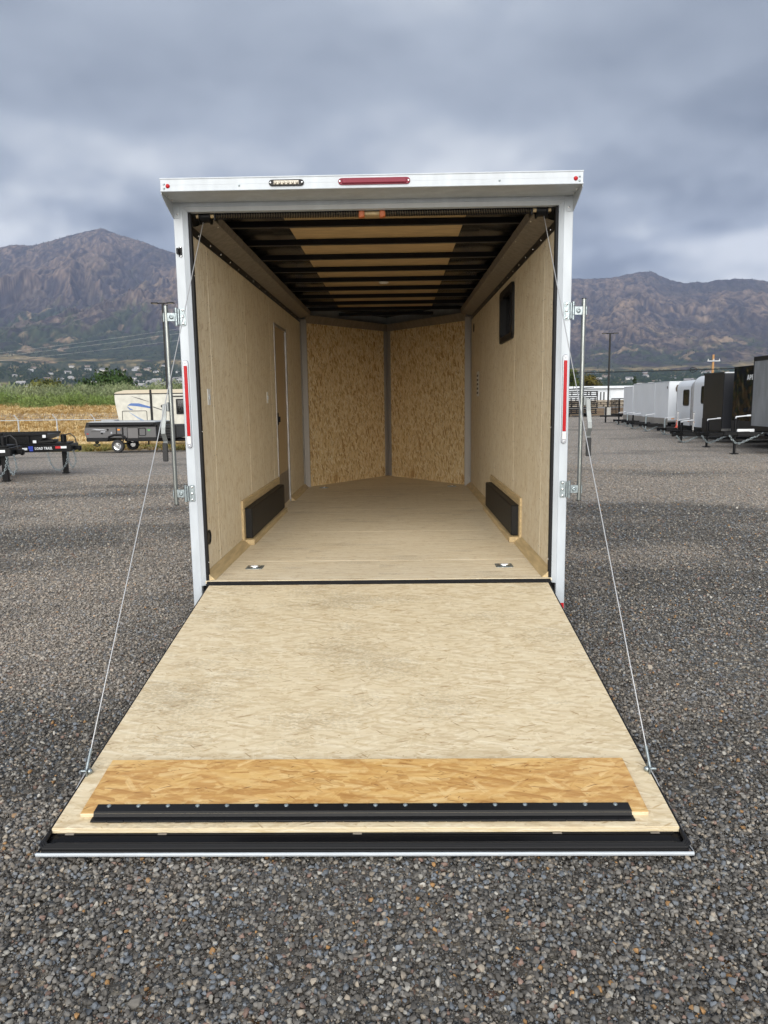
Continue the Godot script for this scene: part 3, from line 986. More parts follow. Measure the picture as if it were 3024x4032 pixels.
	for k in rows.size() - 1:
		for j in 48:
			var q := []
			for c in [[k, j], [k, j + 1], [k + 1, j + 1], [k + 1, j]]:
				var x: float = lerpf(-1.212, 1.212, c[1] / 48.0)
				var fade := sin(PI * c[0] / 5.0)
				q.append(Vector3(x, f + rows[c[0]][1] + wn.get_noise_2d(x, rows[c[0]][0] * 2.0) * 0.009 * fade, rows[c[0]][0]))
			poly(s, q, Vector3(0, -1, 0.02))
	bx(s, -1.212, 1.212, f + 2.39, f + 2.432, 0.0, 0.22)
	var cano := obj("canopy", s, M.white, T)
	s = mb()
	bx(s, -1.216, 1.216, f + 2.379, f + 2.441, 0.222, 0.2405, 0.001)
	tube(s, [Vector3(-1.2185, f + 2.377, 0.2385), Vector3(1.2185, f + 2.377, 0.2385)], 0.0048, 10)
	tube(s, [Vector3(-1.2185, f + 2.4435, 0.2385), Vector3(1.2185, f + 2.4435, 0.2385)], 0.0052, 10)
	bx(s, -1.2165, 1.2165, f + 2.4085, f + 2.4095, 0.2403, 0.2412)
	obj("fascia", s, M.white, cano)
	for q in [[-1.1955, 2.391], [-1.1955, 2.414], [1.1955, 2.391], [1.1955, 2.414], [-0.76, 2.400], [0.739, 2.400]]:
		s = mb()
		dome(s, Vector3(q[0], f + q[1], 0.2405), Vector3(0, 0, 1), 0.0064, 0.006, 8)
		obj("screw", s, M.zinc, cano)
	for side: float in [-1.0, 1.0]:
		s = mb()
		dome(s, Vector3(1.1735 * side, f + 2.4035, 0.2405), Vector3(0, 0, 1), 0.0125, 0.009, 16)
		obj("marker_light", s, M.red, T)
	s = mb()
	prism(s, stadium(0.202, 0.034, 7), facing(Vector3(0, 0, 1), Vector3(-0.4855, f + 2.409, 0.2405)), 0.012, 0.005)
	var led := obj("work_light", s, M.black_satin, T)
	s = mb()
	bx(s, -0.558, -0.413, f + 2.398, f + 2.420, 0.2515, 0.2545, 0.002)
	obj("reflector", s, M.led, led)
	for k in 6:
		s = mb()
		dome(s, Vector3(-0.5475 + k * 0.0248, f + 2.407, 0.2545), Vector3(0, 0, 1), 0.0085, 0.007, 12)
		obj("led", s, M.led, led)
	for x: float in [-0.576, -0.395]:
		s = mb()
		dome(s, Vector3(x, f + 2.409, 0.2525), Vector3(0, 0, 1), 0.005, 0.003, 8)
		obj("screw", s, M.chrome, led)
	s = mb()
	prism(s, stadium(0.414, 0.037, 7), facing(Vector3(0, 0, 1), Vector3(0.02, f + 2.4095, 0.2405)), 0.008, 0.003)
	var bl := obj("brake_light", s, M.maroon, T)
	s = mb()
	bx(s, -0.165, 0.205, f + 2.3965, f + 2.4235, 0.248, 0.257, 0.004)
	obj("lens", s, M.maroon, bl)
	for x: float in [-0.177, 0.217]:
		s = mb()
		dome(s, Vector3(x, f + 2.4095, 0.2485), Vector3(0, 0, 1), 0.0055, 0.004, 8)
		obj("screw", s, M.chrome, bl)
	# latch catch on the left post
	s = mb()
	bx(s, -1.196, -1.176, f + 2.055, f + 2.115, 0.0005, 0.005, 0.002)
	bx(s, -1.206, -1.190, f + 2.068, f + 2.104, 0.002, 0.03, 0.004)
	var lc := obj("door_catch", s, M.black, T)
	for y: float in [2.059, 2.111]:
		s = mb()
		dome(s, Vector3(-1.183, f + y, 0.005), Vector3(0, 0, 1), 0.0055, 0.004, 8)
		obj("screw", s, M.chrome, lc)
	# torsion spring with a gap in the middle, held by two orange winding cones
	var spr: Node3D = null
	for half in [[-0.985, -0.075], [0.075, 0.985]]:
		s = mb()
		var pts := []
		var turns := 88
		for k in turns * 9 + 1:
			var t := float(k) / (turns * 9)
			var a := TAU * k / 9.0
			pts.append(Vector3(lerpf(half[0], half[1], t), f + 2.312 + sin(a) * 0.019, -0.085 + cos(a) * 0.019))
		tube(s, pts, 0.0042, 5)
		spr = obj("torsion_spring", s, M.black, T)
	s = mb()
	rod(s, Vector3(-1.1, f + 2.312, -0.085), Vector3(1.1, f + 2.312, -0.085), 0.0125, 12)
	obj("spring_shaft", s, M.wood_trim, spr)
	for x: float in [-0.069, 0.060]:
		s = mb()
		bx(s, x - 0.018, x + 0.018, f + 2.288, f + 2.336, -0.108, -0.062, 0.004)
		bx(s, x - 0.018, x + 0.004, f + 2.284, f + 2.292, -0.10, -0.058, 0.002)
		obj("winding_cone", s, M.orange, spr)
	# roof: black shiny sheet, bows, plywood strip along the middle
	s = mb()
	var sag := FastNoiseLite.new()
	sag.seed = 12
	sag.frequency = 0.9
	for j in 40:
		for k in 12:
			var q := []
			for c in [[j, k], [j + 1, k], [j + 1, k + 1], [j, k + 1]]:
				var z := lerpf(-0.07, -A + 0.02, c[0] / 40.0)
				var wx := 1.16 if z > -L else 1.16 * clampf((z + A) / (A - L), 0.0, 1.0)
				var x := lerpf(-wx, wx, c[1] / 12.0)
				q.append(Vector3(x, f + 2.418 + sag.get_noise_2d(x * 1.4, z * 2.2) * 0.018, z))
			poly(s, q, Vector3(0, -1, 0))
	var roof := obj("roof_lining", s, M.roof_foil, T)
	s = mb()
	prism(s, [Vector2(-W, 0), Vector2(W, 0), Vector2(W, L), Vector2(0, A + 0.08), Vector2(-W, L)], Transform3D(Basis(Vector3.RIGHT, Vector3(0, 0, -1), Vector3.UP), Vector3(0, f + 2.433, 0)), 0.01)
	obj("roof_skin", s, M.white, T)
	s = mb()
	bx(s, -0.62, 0.62, f + 2.396, f + 2.400, -L - 0.35, -0.08)
	obj("ceiling_strip", s, M.luan, T)
	for k in 10:
		s = mb()
		var z := -0.6 - 0.595 * k
		var hw := 1.12 if z > -L else 1.12 * (z + A) / (A - L)
		bx(s, -hw, hw, f + 2.352, f + 2.394, z - 0.02, z + 0.02, 0.003)
		obj("roof_bow", s, M.black, T)
	s = mb()
	bx(s, -1.12, 1.12, f + 2.335, f + 2.394, -0.20, -0.15, 0.003)
	obj("roof_bow", s, M.black, T)
	# dome lamp on the middle of the ceiling
	s = mb()
	lathe(s, [Vector2(0, -0.012), Vector2(0.035, -0.010), Vector2(0.05, 0.0), Vector2(0.05, 0.004)], Transform3D(Basis(), Vector3(0.02, f + 2.34, -2.98)), 16)
	obj("dome_lamp", s, M.plastic, T)
	# side door in the left wall, shut
	s = mb()
	bx(s, -I - 0.03, -I - 0.004, f + 0.022, f + 1.953, -3.928, -3.172)
	var door := obj("side_door", s, M.door_skin, T)
	s = mb()
	bx(s, -I - 0.004, -I - 0.0015, f + 0.03, f + 0.38, -3.90, -3.20)
	obj("kick_plate", s, M.alu_dull, door)
	s = mb()
	bx(s, -I - 0.006, -I + 0.012, f + 0.92, f + 1.05, -3.245, -3.195, 0.005)
	bx(s, -I + 0.010, -I + 0.03, f + 0.95, f + 1.01, -3.235, -3.215, 0.005)
	obj("door_handle", s, M.black, door)
	s = mb()
	bx(s, -I - 0.02, -I + 0.014, f + 0.002, f + 1.985, -3.955, -3.925, 0.003)
	bx(s, -I - 0.004, -I + 0.010, f + 0.37, f + 1.985, -3.172, -3.145, 0.003)
	bx(s, -I - 0.004, -I + 0.010, f + 1.955, f + 1.984, -3.924, -3.173, 0.003)
	obj("door_frame", s, M.alu, T)
	# window in the right wall
	s = mb()
	var wxf := facing(Vector3(-1, 0, 0), Vector3(I + 0.002, f + 1.91, -2.105))
	ring_plate(s, rrect(0.80, 0.47, 0.06), rrect(0.69, 0.36, 0.04), wxf, 0.022)
	bx(s, I + 0.001, W - 0.001, f + 1.701, f + 1.715, -2.479, -1.731)
	bx(s, I + 0.001, W - 0.001, f + 2.105, f + 2.119, -2.479, -1.731)
	bx(s, I + 0.001, W - 0.001, f + 1.715, f + 2.105, -2.479, -2.465)
	bx(s, I + 0.001, W - 0.001, f + 1.715, f + 2.105, -1.745, -1.731)
	bx(s, I + 0.02, I + 0.035, f + 1.72, f + 2.10, -2.115, -2.095)
	var win := obj("window", s, M.black_satin, T)
	s = mb()
	bx(s, I + 0.04, I + 0.044, f + 1.715, f + 2.105, -2.465, -1.745)
	obj("pane", s, M.glass, win)
	# small fittings
	for q in [[1.202, -0.325], [1.208, -2.62]]:
		s = mb()
		bx(s, -I - 0.0005, -I + 0.006, f + q[0] - 0.055, f + q[0] + 0.055, q[1] - 0.035, q[1] + 0.035, 0.003)
		var sw := obj("light_switch", s, M.plastic, T)
		s = mb()
		bx(s, -I + 0.006, -I + 0.013, f + q[0] - 0.018, f + q[0] + 0.018, q[1] - 0.010, q[1] + 0.010, 0.003)
		obj("rocker", s, M.white, sw)
	for q in [[-1.0, 0.268, -0.155, 0.05], [1.0, 2.07, -5.0, 0.055]]:
		s = mb()
		lathe(s, [Vector2(q[3], 0.0), Vector2(q[3], 0.005), Vector2(q[3] * 0.8, 0.006), Vector2(q[3] * 0.78, 0.001), Vector2(0, 0.001)], Transform3D(Basis(Vector3(0, 0, 1), Vector3(-q[0], 0, 0), Vector3(0, 1, 0)), Vector3(I * q[0], f + q[1], q[2])), 18)
		obj("air_vent", s, M.black, T)
	s = mb()
	bx(s, I - 0.002, I + 0.0002, f + 1.2, f + 1.5, -4.62, -4.36)
	var lab := obj("info_sticker", s, M.plastic, T)
	for k in 5:
		s = mb()
		bx(s, I - 0.0035, I - 0.002, f + 1.23 + k * 0.052, f + 1.255 + k * 0.052, -4.60, -4.45)
		obj("print", s, M.black, lab)
	# floor rings in recessed pans
	for q in [[-0.885, -0.40], [0.88, -0.385], [-0.866, -5.27], [0.877, -5.27]]:
		s = mb()
		ring_plate(s, rrect(0.12, 0.115, 0.012), rrect(0.088, 0.085, 0.03), Transform3D(Basis(Vector3.RIGHT, Vector3(0, 0, -1), Vector3.UP), Vector3(q[0], f + 0.0005, q[1])), 0.003)
		lathe(s, [Vector2(0.046, 0.0032), Vector2(0.03, 0.0016), Vector2(0, 0.0012)], Transform3D(Basis(), Vector3(q[0], f, q[1])), 16)
		var fr := obj("floor_ring", s, M.zinc, T)
		s = mb()
		var pts := []
		for k in 13: pts.append(Vector3(q[0] + cos(PI * k / 12.0) * 0.034, f + 0.010, q[1] + 0.004 + sin(PI * k / 12.0) * 0.03))
		tube(s, pts, 0.0055, 8)
		tube(s, [Vector3(q[0] - 0.036, f + 0.010, q[1] + 0.004), Vector3(q[0] + 0.036, f + 0.010, q[1] + 0.004)], 0.0055, 8)
		obj("ring", s, M.chrome, fr)
	# rear sill with worn black rubber
	s = mb()
	bx(s, -1.13, 1.13, f - 0.10, f - 0.021, -0.06, 0.004, 0.004)
	bx(s, -1.13, 1.13, f - 0.020, f - 0.003, -0.0105, -0.003, 0.001)
	bx(s, -1.13, 1.13, f - 0.021, f - 0.012, -0.003, 0.020, 0.003)
	obj("rear_sill", s, M.gasket, T)
	build_ramp(T)


func ramp_xf() -> Transform3D:
	var d := Vector3(0, -0.309, 2.302).normalized()
	var n := Vector3(0, d.z, -d.y)
	return Transform3D(Basis(Vector3.RIGHT, n, d), Vector3(0, G - 0.02, 0.03))


func build_ramp(T: Node3D) -> void:
	var s := mb()
	# outer shell: white skin below, black tubes round the edge
	bx(s, -1.112, 1.112, -0.036, -0.024, 0.01, 2.383, 0.002)
	bx(s, -1.09, 1.09, -0.030, -0.021, 2.28, 2.376)
	bx(s, -1.1135, -1.1075, -0.024, -0.004, 0.01, 2.348, 0.003)
	bx(s, 1.1075, 1.1135, -0.024, -0.004, 0.01, 2.348, 0.003)
	bx(s, -1.085, 1.085, -0.0225, -0.0165, 2.302, 2.310, 0.001)
	bx(s, -1.075, 1.075, -0.0225, -0.0175, 2.314, 2.350, 0.002)
	var R := obj("ramp_door", s, M.black_gloss, T)
	R.transform = ramp_xf()
	s = mb()
	bx(s, -1.107, 1.107, -0.0195, 0.0, 0.0, 2.298, 0.0015)
	obj("panel", s, M.osb_ramp, R)
	s = mb()
	bx(s, -1.1065, 1.1065, -0.019, -0.0015, 2.2982, 2.2995)
	obj("panel_edge", s, M.osb_edge, R)
	s = mb()
	tube(s, [Vector3(-1.117, -0.033, 0.02), Vector3(-1.117, -0.033, 2.28), Vector3(-1.126, -0.033, 2.388), Vector3(1.126, -0.033, 2.388), Vector3(1.117, -0.033, 2.28), Vector3(1.117, -0.033, 0.02)], 0.006, 8)
	bx(s, -1.128, 1.128, -0.041, -0.033, 2.378, 2.392, 0.002)
	obj("white_edge", s, M.white, R)
	s = mb()
	# ribbed rubber seal round the edge
	for k in 3:
		var o := 0.005 * k
		tube(s, [Vector3(-1.113, -0.016 + k * 0.002, 0.03), Vector3(-1.113, -0.016 + k * 0.002, 2.28), Vector3(-1.118 + o, -0.014 + k * 0.002, 2.363 - o), Vector3(-1.104 + o, -0.016 + k * 0.002, 2.378 - o), Vector3(1.104 - o, -0.016 + k * 0.002, 2.378 - o), Vector3(1.118 - o, -0.014 + k * 0.002, 2.363 - o), Vector3(1.113, -0.016 + k * 0.002, 2.28), Vector3(1.113, -0.016 + k * 0.002, 0.03)], 0.0068, 8)
	obj("edge_seal", s, M.gasket, R)
	for x: float in [-1.04, -0.71, -0.02, 0.68, 1.02]:
		s = mb()
		bx(s, x - 0.016, x + 0.016, -0.0165, -0.0145, 2.303, 2.313, 0.0006)
		obj("weld_mark", s, M.alu_dull, R)
	s = mb()
	bx(s, -1.027, 1.018, 0.0, 0.018, 1.92, 2.240, 0.0015)
	obj("board_patch", s, M.osb_gold, R)
	s = mb()
	bx(s, -1.0265, 1.0175, 0.001, 0.0165, 2.2402, 2.2412)
	obj("patch_edge", s, M.osb_edge, R)
	# black flap hinge: bent plate, knuckles, bolts
	s = mb()
	bx(s, -0.978, 0.958, 0.0183, 0.0225, 2.196, 2.238, 0.001)
	poly(s, [Vector3(-0.978, 0.0225, 2.238), Vector3(0.958, 0.0225, 2.238), Vector3(0.958, 0.006, 2.2465), Vector3(-0.978, 0.006, 2.2465)], Vector3(0, 1, 1))
	poly(s, [Vector3(0.958, 0.0225, 2.238), Vector3(0.958, 0.006, 2.2465), Vector3(0.958, 0.004, 2.238)], Vector3(1, 0, 0))
	poly(s, [Vector3(-0.978, 0.0225, 2.238), Vector3(-0.978, 0.006, 2.2465), Vector3(-0.978, 0.004, 2.238)], Vector3(-1, 0, 0))
	bx(s, -0.982, 0.962, 0.0008, 0.006, 2.2435, 2.266, 0.001)
	obj("flap_hinge", s, M.black, R)
	for k in 32:
		s = mb()
		var x := -0.98 + k * 0.0607
		rod(s, Vector3(x + 0.001, 0.006, 2.269), Vector3(x + 0.0595, 0.006, 2.269), 0.0048 if k % 2 else 0.0042, 8)
		obj("hinge_knuckle", s, M.black, R)
	for k in 18:
		s = mb()
		dome(s, Vector3(-0.933 + k * 0.1083, 0.0225, 2.207), Vector3(0, 1, 0), 0.0085, 0.005, 10)
		obj("bolt", s, M.zinc, R)
	# cable anchors at both edges
	for side: float in [-1.0, 1.0]:
		s = mb()
		dome(s, Vector3(1.097 * side, 0.012, 1.985), Vector3(-side, 0, 0), 0.011, 0.014, 10)
		rod(s, Vector3(1.085 * side, 0.012, 1.985), Vector3(1.13 * side, 0.012, 1.985), 0.0055, 8)
		bx(s, 1.099 * side, 1.104 * side, -0.03, 0.026, 1.965, 2.005, 0.001)
		obj("cable_anchor", s, M.zinc, R)
		s = mb()
		tube(s, [Vector3(1.107 * side, 0.012, 1.99), Vector3(1.114 * side, 0.002, 2.03), Vector3(1.118 * side, -0.010, 2.07)], 0.0024, 6)
		obj("cable_tail", s, M.cable, R)


# ---------------------------------------------------------------- ground, slopes and mountains
func grid_mesh(xs: Array, zs: Array, height: Callable, tint: Callable) -> ArrayMesh:
	var nx := xs.size()
	var nz := zs.size()
	var v := PackedVector3Array()
	var c := PackedColorArray()
	var n := PackedVector3Array()
	v.resize(nx * nz); c.resize(nx * nz); n.resize(nx * nz)
	for j in nz:
		for i in nx:
			var k := j * nx + i
			v[k] = Vector3(xs[i], height.call(xs[i], zs[j]), zs[j])
			c[k] = tint.call(xs[i], zs[j])
	for j in nz:
		for i in nx:
			var dx := v[j * nx + mini(i + 1, nx - 1)] - v[j * nx + maxi(i - 1, 0)]
			var dz := v[mini(j + 1, nz - 1) * nx + i] - v[maxi(j - 1, 0) * nx + i]
			n[j * nx + i] = dz.cross(dx).normalized() * signf(dz.cross(dx).y)
	return surface(v, n, c, nx, nz)


func surface(v: PackedVector3Array, n: PackedVector3Array, c: PackedColorArray, nx: int, nz: int) -> ArrayMesh:
	var ix := PackedInt32Array()
	for j in nz - 1:
		for i in nx - 1:
			var a := j * nx + i
			var q := [a, a + 1, a + nx + 1, a + nx]
			# clockwise as seen from the side of the normals
			var up := (v[q[1]] - v[q[0]]).cross(v[q[3]] - v[q[0]]).dot(n[a]) > 0.0
			if up: ix.append_array([q[0], q[3], q[2], q[0], q[2], q[1]])
			else: ix.append_array([q[0], q[1], q[2], q[0], q[2], q[3]])
	var arr := []
	arr.resize(Mesh.ARRAY_MAX)
	arr[Mesh.ARRAY_VERTEX] = v
	arr[Mesh.ARRAY_NORMAL] = n
	arr[Mesh.ARRAY_COLOR] = c
	arr[Mesh.ARRAY_INDEX] = ix
	var m := ArrayMesh.new()
	m.add_surface_from_arrays(Mesh.PRIMITIVE_TRIANGLES, arr)
	return m


func steps(from: float, to: float, near: float, grow: float, centre: float) -> Array:
	var a := [from]
	while a[-1] < to:
		a.append(a[-1] + near + absf(a[-1] - centre) * grow)
	return a


func build_ground() -> void:
	var bump := FastNoiseLite.new()
	bump.seed = 6
	bump.frequency = 0.35
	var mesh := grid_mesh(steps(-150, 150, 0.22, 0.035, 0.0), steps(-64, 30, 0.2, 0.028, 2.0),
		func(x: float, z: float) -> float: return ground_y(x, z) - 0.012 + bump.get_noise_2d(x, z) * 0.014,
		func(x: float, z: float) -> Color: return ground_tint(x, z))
	tag(node("gravel_lot", mesh, M.gravel, self), "grey gravel yard, dark round the trailer, paler and brownish further off", "ground", "", "structure")
	# the plain under everything, out to the foot of the slopes
	var fields := FastNoiseLite.new()
	fields.seed = 9
	fields.frequency = 0.02
	mesh = grid_mesh(steps(-900, 900, 6.0, 0.05, 0.0), steps(-700, 700, 6.0, 0.05, 0.0),
		func(x: float, z: float) -> float: return -0.35 - 2.2 * clampf((-x - 2.0) / 8.0, 0.0, 1.0) * clampf((-z) / 40.0, 0.0, 1.0),
		func(x: float, z: float) -> Color:
			var v := fields.get_noise_2d(x, z)
			return Color(0.24, 0.19, 0.10).lerp(Color(0.07, 0.09, 0.04), clampf(0.5 + v * 2.0, 0, 1)))
	tag(node("ground", mesh, M.grassland, self), "flat dry ground reaching out beyond the yard", "ground", "", "structure")


func field_y(x: float, z: float) -> float:
	# dry grass on the left: verge behind the camper, then a mound behind the fence
	var b := patch.get_noise_2d(x * 0.55, z * 0.4 + 90.0)
	var t := smoothstep(-56.0, -74.0, z + b * 5.0)
	return ground_y(x, maxf(z, -58.0)) + 0.03 + t * (2.75 + b * 0.9) - smoothstep(-84.0, -120.0, z) * 1.6


func tuft_mesh(blades: int, h: float, spread: float, seed_: int, w := 0.012) -> ArrayMesh:
	var r := RandomNumberGenerator.new()
	r.seed = seed_
	var s := mb()
	for k in blades:
		var a := r.randf() * TAU
		var base := Vector3(cos(a), 0, sin(a)) * r.randf() * spread * 0.4
		var lean := Vector3(cos(a), 0, sin(a)) * spread * r.randf_range(0.2, 1.0)
		var hh := h * r.randf_range(0.55, 1.0)
		var side := Vector3(-sin(a), 0, cos(a)).rotated(Vector3.UP, r.randf_range(-0.9, 0.9)) * w
		var mid := base + lean * 0.35 + Vector3(0, hh * 0.6, 0)
		var tip := base + lean + Vector3(0, hh, 0)
		var n := side.cross(tip - base).normalized()
		if n.y < 0: n = -n
		var nn := (n + Vector3.UP).normalized()
		tri(s, base - side, base + side, mid, nn, nn, nn)
		tri(s, mid - side * 0.8, mid + side * 0.8, tip, nn, nn, nn)
		tri(s, base - side, mid + side * 0.8, mid - side * 0.8, nn, nn, nn)
	return s.commit()


func shrub_mesh(leaves: int, h: float, wide: float, leaf: float, seed_: int) -> ArrayMesh:
	# upright stems fanning out, each hung with narrow leaves
	var r := RandomNumberGenerator.new()
	r.seed = seed_
	var s := mb()
	var stems := 16
	for k in stems:
		var a := r.randf() * TAU
		var lean := Vector3(cos(a), 0, sin(a)) * wide * sqrt(r.randf())
		var hh := h * r.randf_range(0.6, 1.0) * (1.0 - 0.25 * lean.length() / wide)
		for i in leaves / stems:
			var t := pow(r.randf(), 0.7)
			var p := lean * (0.35 + 0.65 * t) + Vector3(0, hh * t, 0) + Vector3(r.randfn(), r.randfn() * 0.6, r.randfn()) * leaf * 1.6
			var d := (Vector3(r.randfn(), 1.3 + r.randf(), r.randfn())).normalized() * leaf * r.randf_range(0.8, 1.7)
			var sd := d.cross(Vector3(r.randfn(), 0.2, r.randfn())).normalized() * leaf * 0.28
			var n := (sd.cross(d).normalized() + Vector3.UP * 0.5).normalized()
			tri(s, p - sd, p + sd, p + d, n, n, n)
			tri(s, p - sd, p + sd, p - d * 0.5, n, n, n)
	return s.commit()


func crown_mesh(blobs: Array, leaves: int, leaf: float, seed_: int) -> ArrayMesh:
	# leaf clumps spread over and through uneven blobs: [centre, radius]
	var r := RandomNumberGenerator.new()
	r.seed = seed_
	var s := mb()
	var total := 0.0
	for b in blobs: total += b[1] * b[1]
	for b in blobs:
		for i in int(leaves * b[1] * b[1] / total):
			var d := Vector3(r.randfn(), r.randfn(), r.randfn()).normalized()
			var p: Vector3 = b[0] + d * b[1] * pow(r.randf(), 0.28) * r.randf_range(0.8, 1.12) * Vector3(1, 0.85, 1)
			for q in 3:
				var u := Vector3(r.randfn(), r.randfn(), r.randfn()).normalized() * leaf
				var w := u.cross(d + Vector3(r.randfn(), r.randfn(), r.randfn()) * 0.6).normalized() * leaf * 0.6
				var o := p + Vector3(r.randfn(), r.randfn(), r.randfn()) * leaf * 0.9
				var n := (d + Vector3.UP * 0.3).normalized()
				tri(s, o - u, o + w, o + u, n, n, n)
				tri(s, o - u, o - w, o + u, n, n, n)
	return s.commit()


func scatter(called: String, mesh: Mesh, m: Material, where: Array, tints: PackedColorArray, label: String, category: String, parent: Node = self) -> void:
	var mm := MultiMesh.new()
	mm.transform_format = MultiMesh.TRANSFORM_3D
	mm.use_colors = true
	mm.mesh = mesh
	mm.instance_count = where.size()
	for i in where.size():
		mm.set_instance_transform(i, where[i])
		mm.set_instance_color(i, tints[i])
	var o := MultiMeshInstance3D.new()
	o.name = numbered(called, parent)
	o.multimesh = mm
	o.material_override = m
	parent.add_child(o, true)
	tag(o, label, category, "", "stuff")


func curve_at(table: Array, x: float) -> float:
	for i in table.size() - 1:
		if x <= table[i + 1][0]:
			var t: float = clampf((x - table[i][0]) / (table[i + 1][0] - table[i][0]), 0.0, 1.0)
			return lerpf(table[i][1], table[i + 1][1], t)
	return table[-1][1]


# the height of the ridge, in degrees above the yard, by compass bearing
const RIDGE := [[-70, 6.0], [-55, 7.5], [-42, 9.4], [-33, 9.6], [-29.5, 9.9], [-27.41, 10.38], [-26.69, 10.6], [-25.45, 10.66], [-24.26, 11.01], [-22.97, 11.48], [-21.96, 11.76], [-20.98, 12.03], [-20.66, 11.95], [-19.89, 11.67], [-18.27, 11.32], [-17.1, 10.9], [-15.98, 10.62], [-12, 10.0], [-6, 9.1], [0, 8.5], [6, 8.7], [10, 8.4], [13.06, 8.56], [14.3, 8.5], [15.71, 8.47], [16.98, 8.65], [17.67, 8.77], [18.52, 8.73], [19.02, 8.43], [19.78, 8.08], [20.71, 7.8], [21.51, 7.84], [22.16, 7.75], [22.71, 7.87], [23.43, 7.84], [23.88, 7.87], [25.05, 7.74], [25.89, 7.55], [32, 7.3], [42, 6.2], [55, 5.6], [70, 4.5]]

func foot(az: float) -> float:
	return lerpf(3.0, 1.95, smoothstep(-12.0, 10.0, az))


func slope_y(az: float, r: float) -> float:
	# the built-up slope between the yard and the mountain
	var e := lerpf(-0.3, foot(az), pow(clampf((r - 560.0) / 1540.0, 0.0, 1.0), 0.85))
	return 1.53 + r * tan(deg_to_rad(e))


func columns() -> Array:
	var a := []
	var x := -64.0
	while x < 64.0:
		a.append(x)
		var fine := (x > -30.5 and x < -14.0) or (x > 12.0 and x < 28.5)
		x += 0.075 if fine else 1.0
	return a


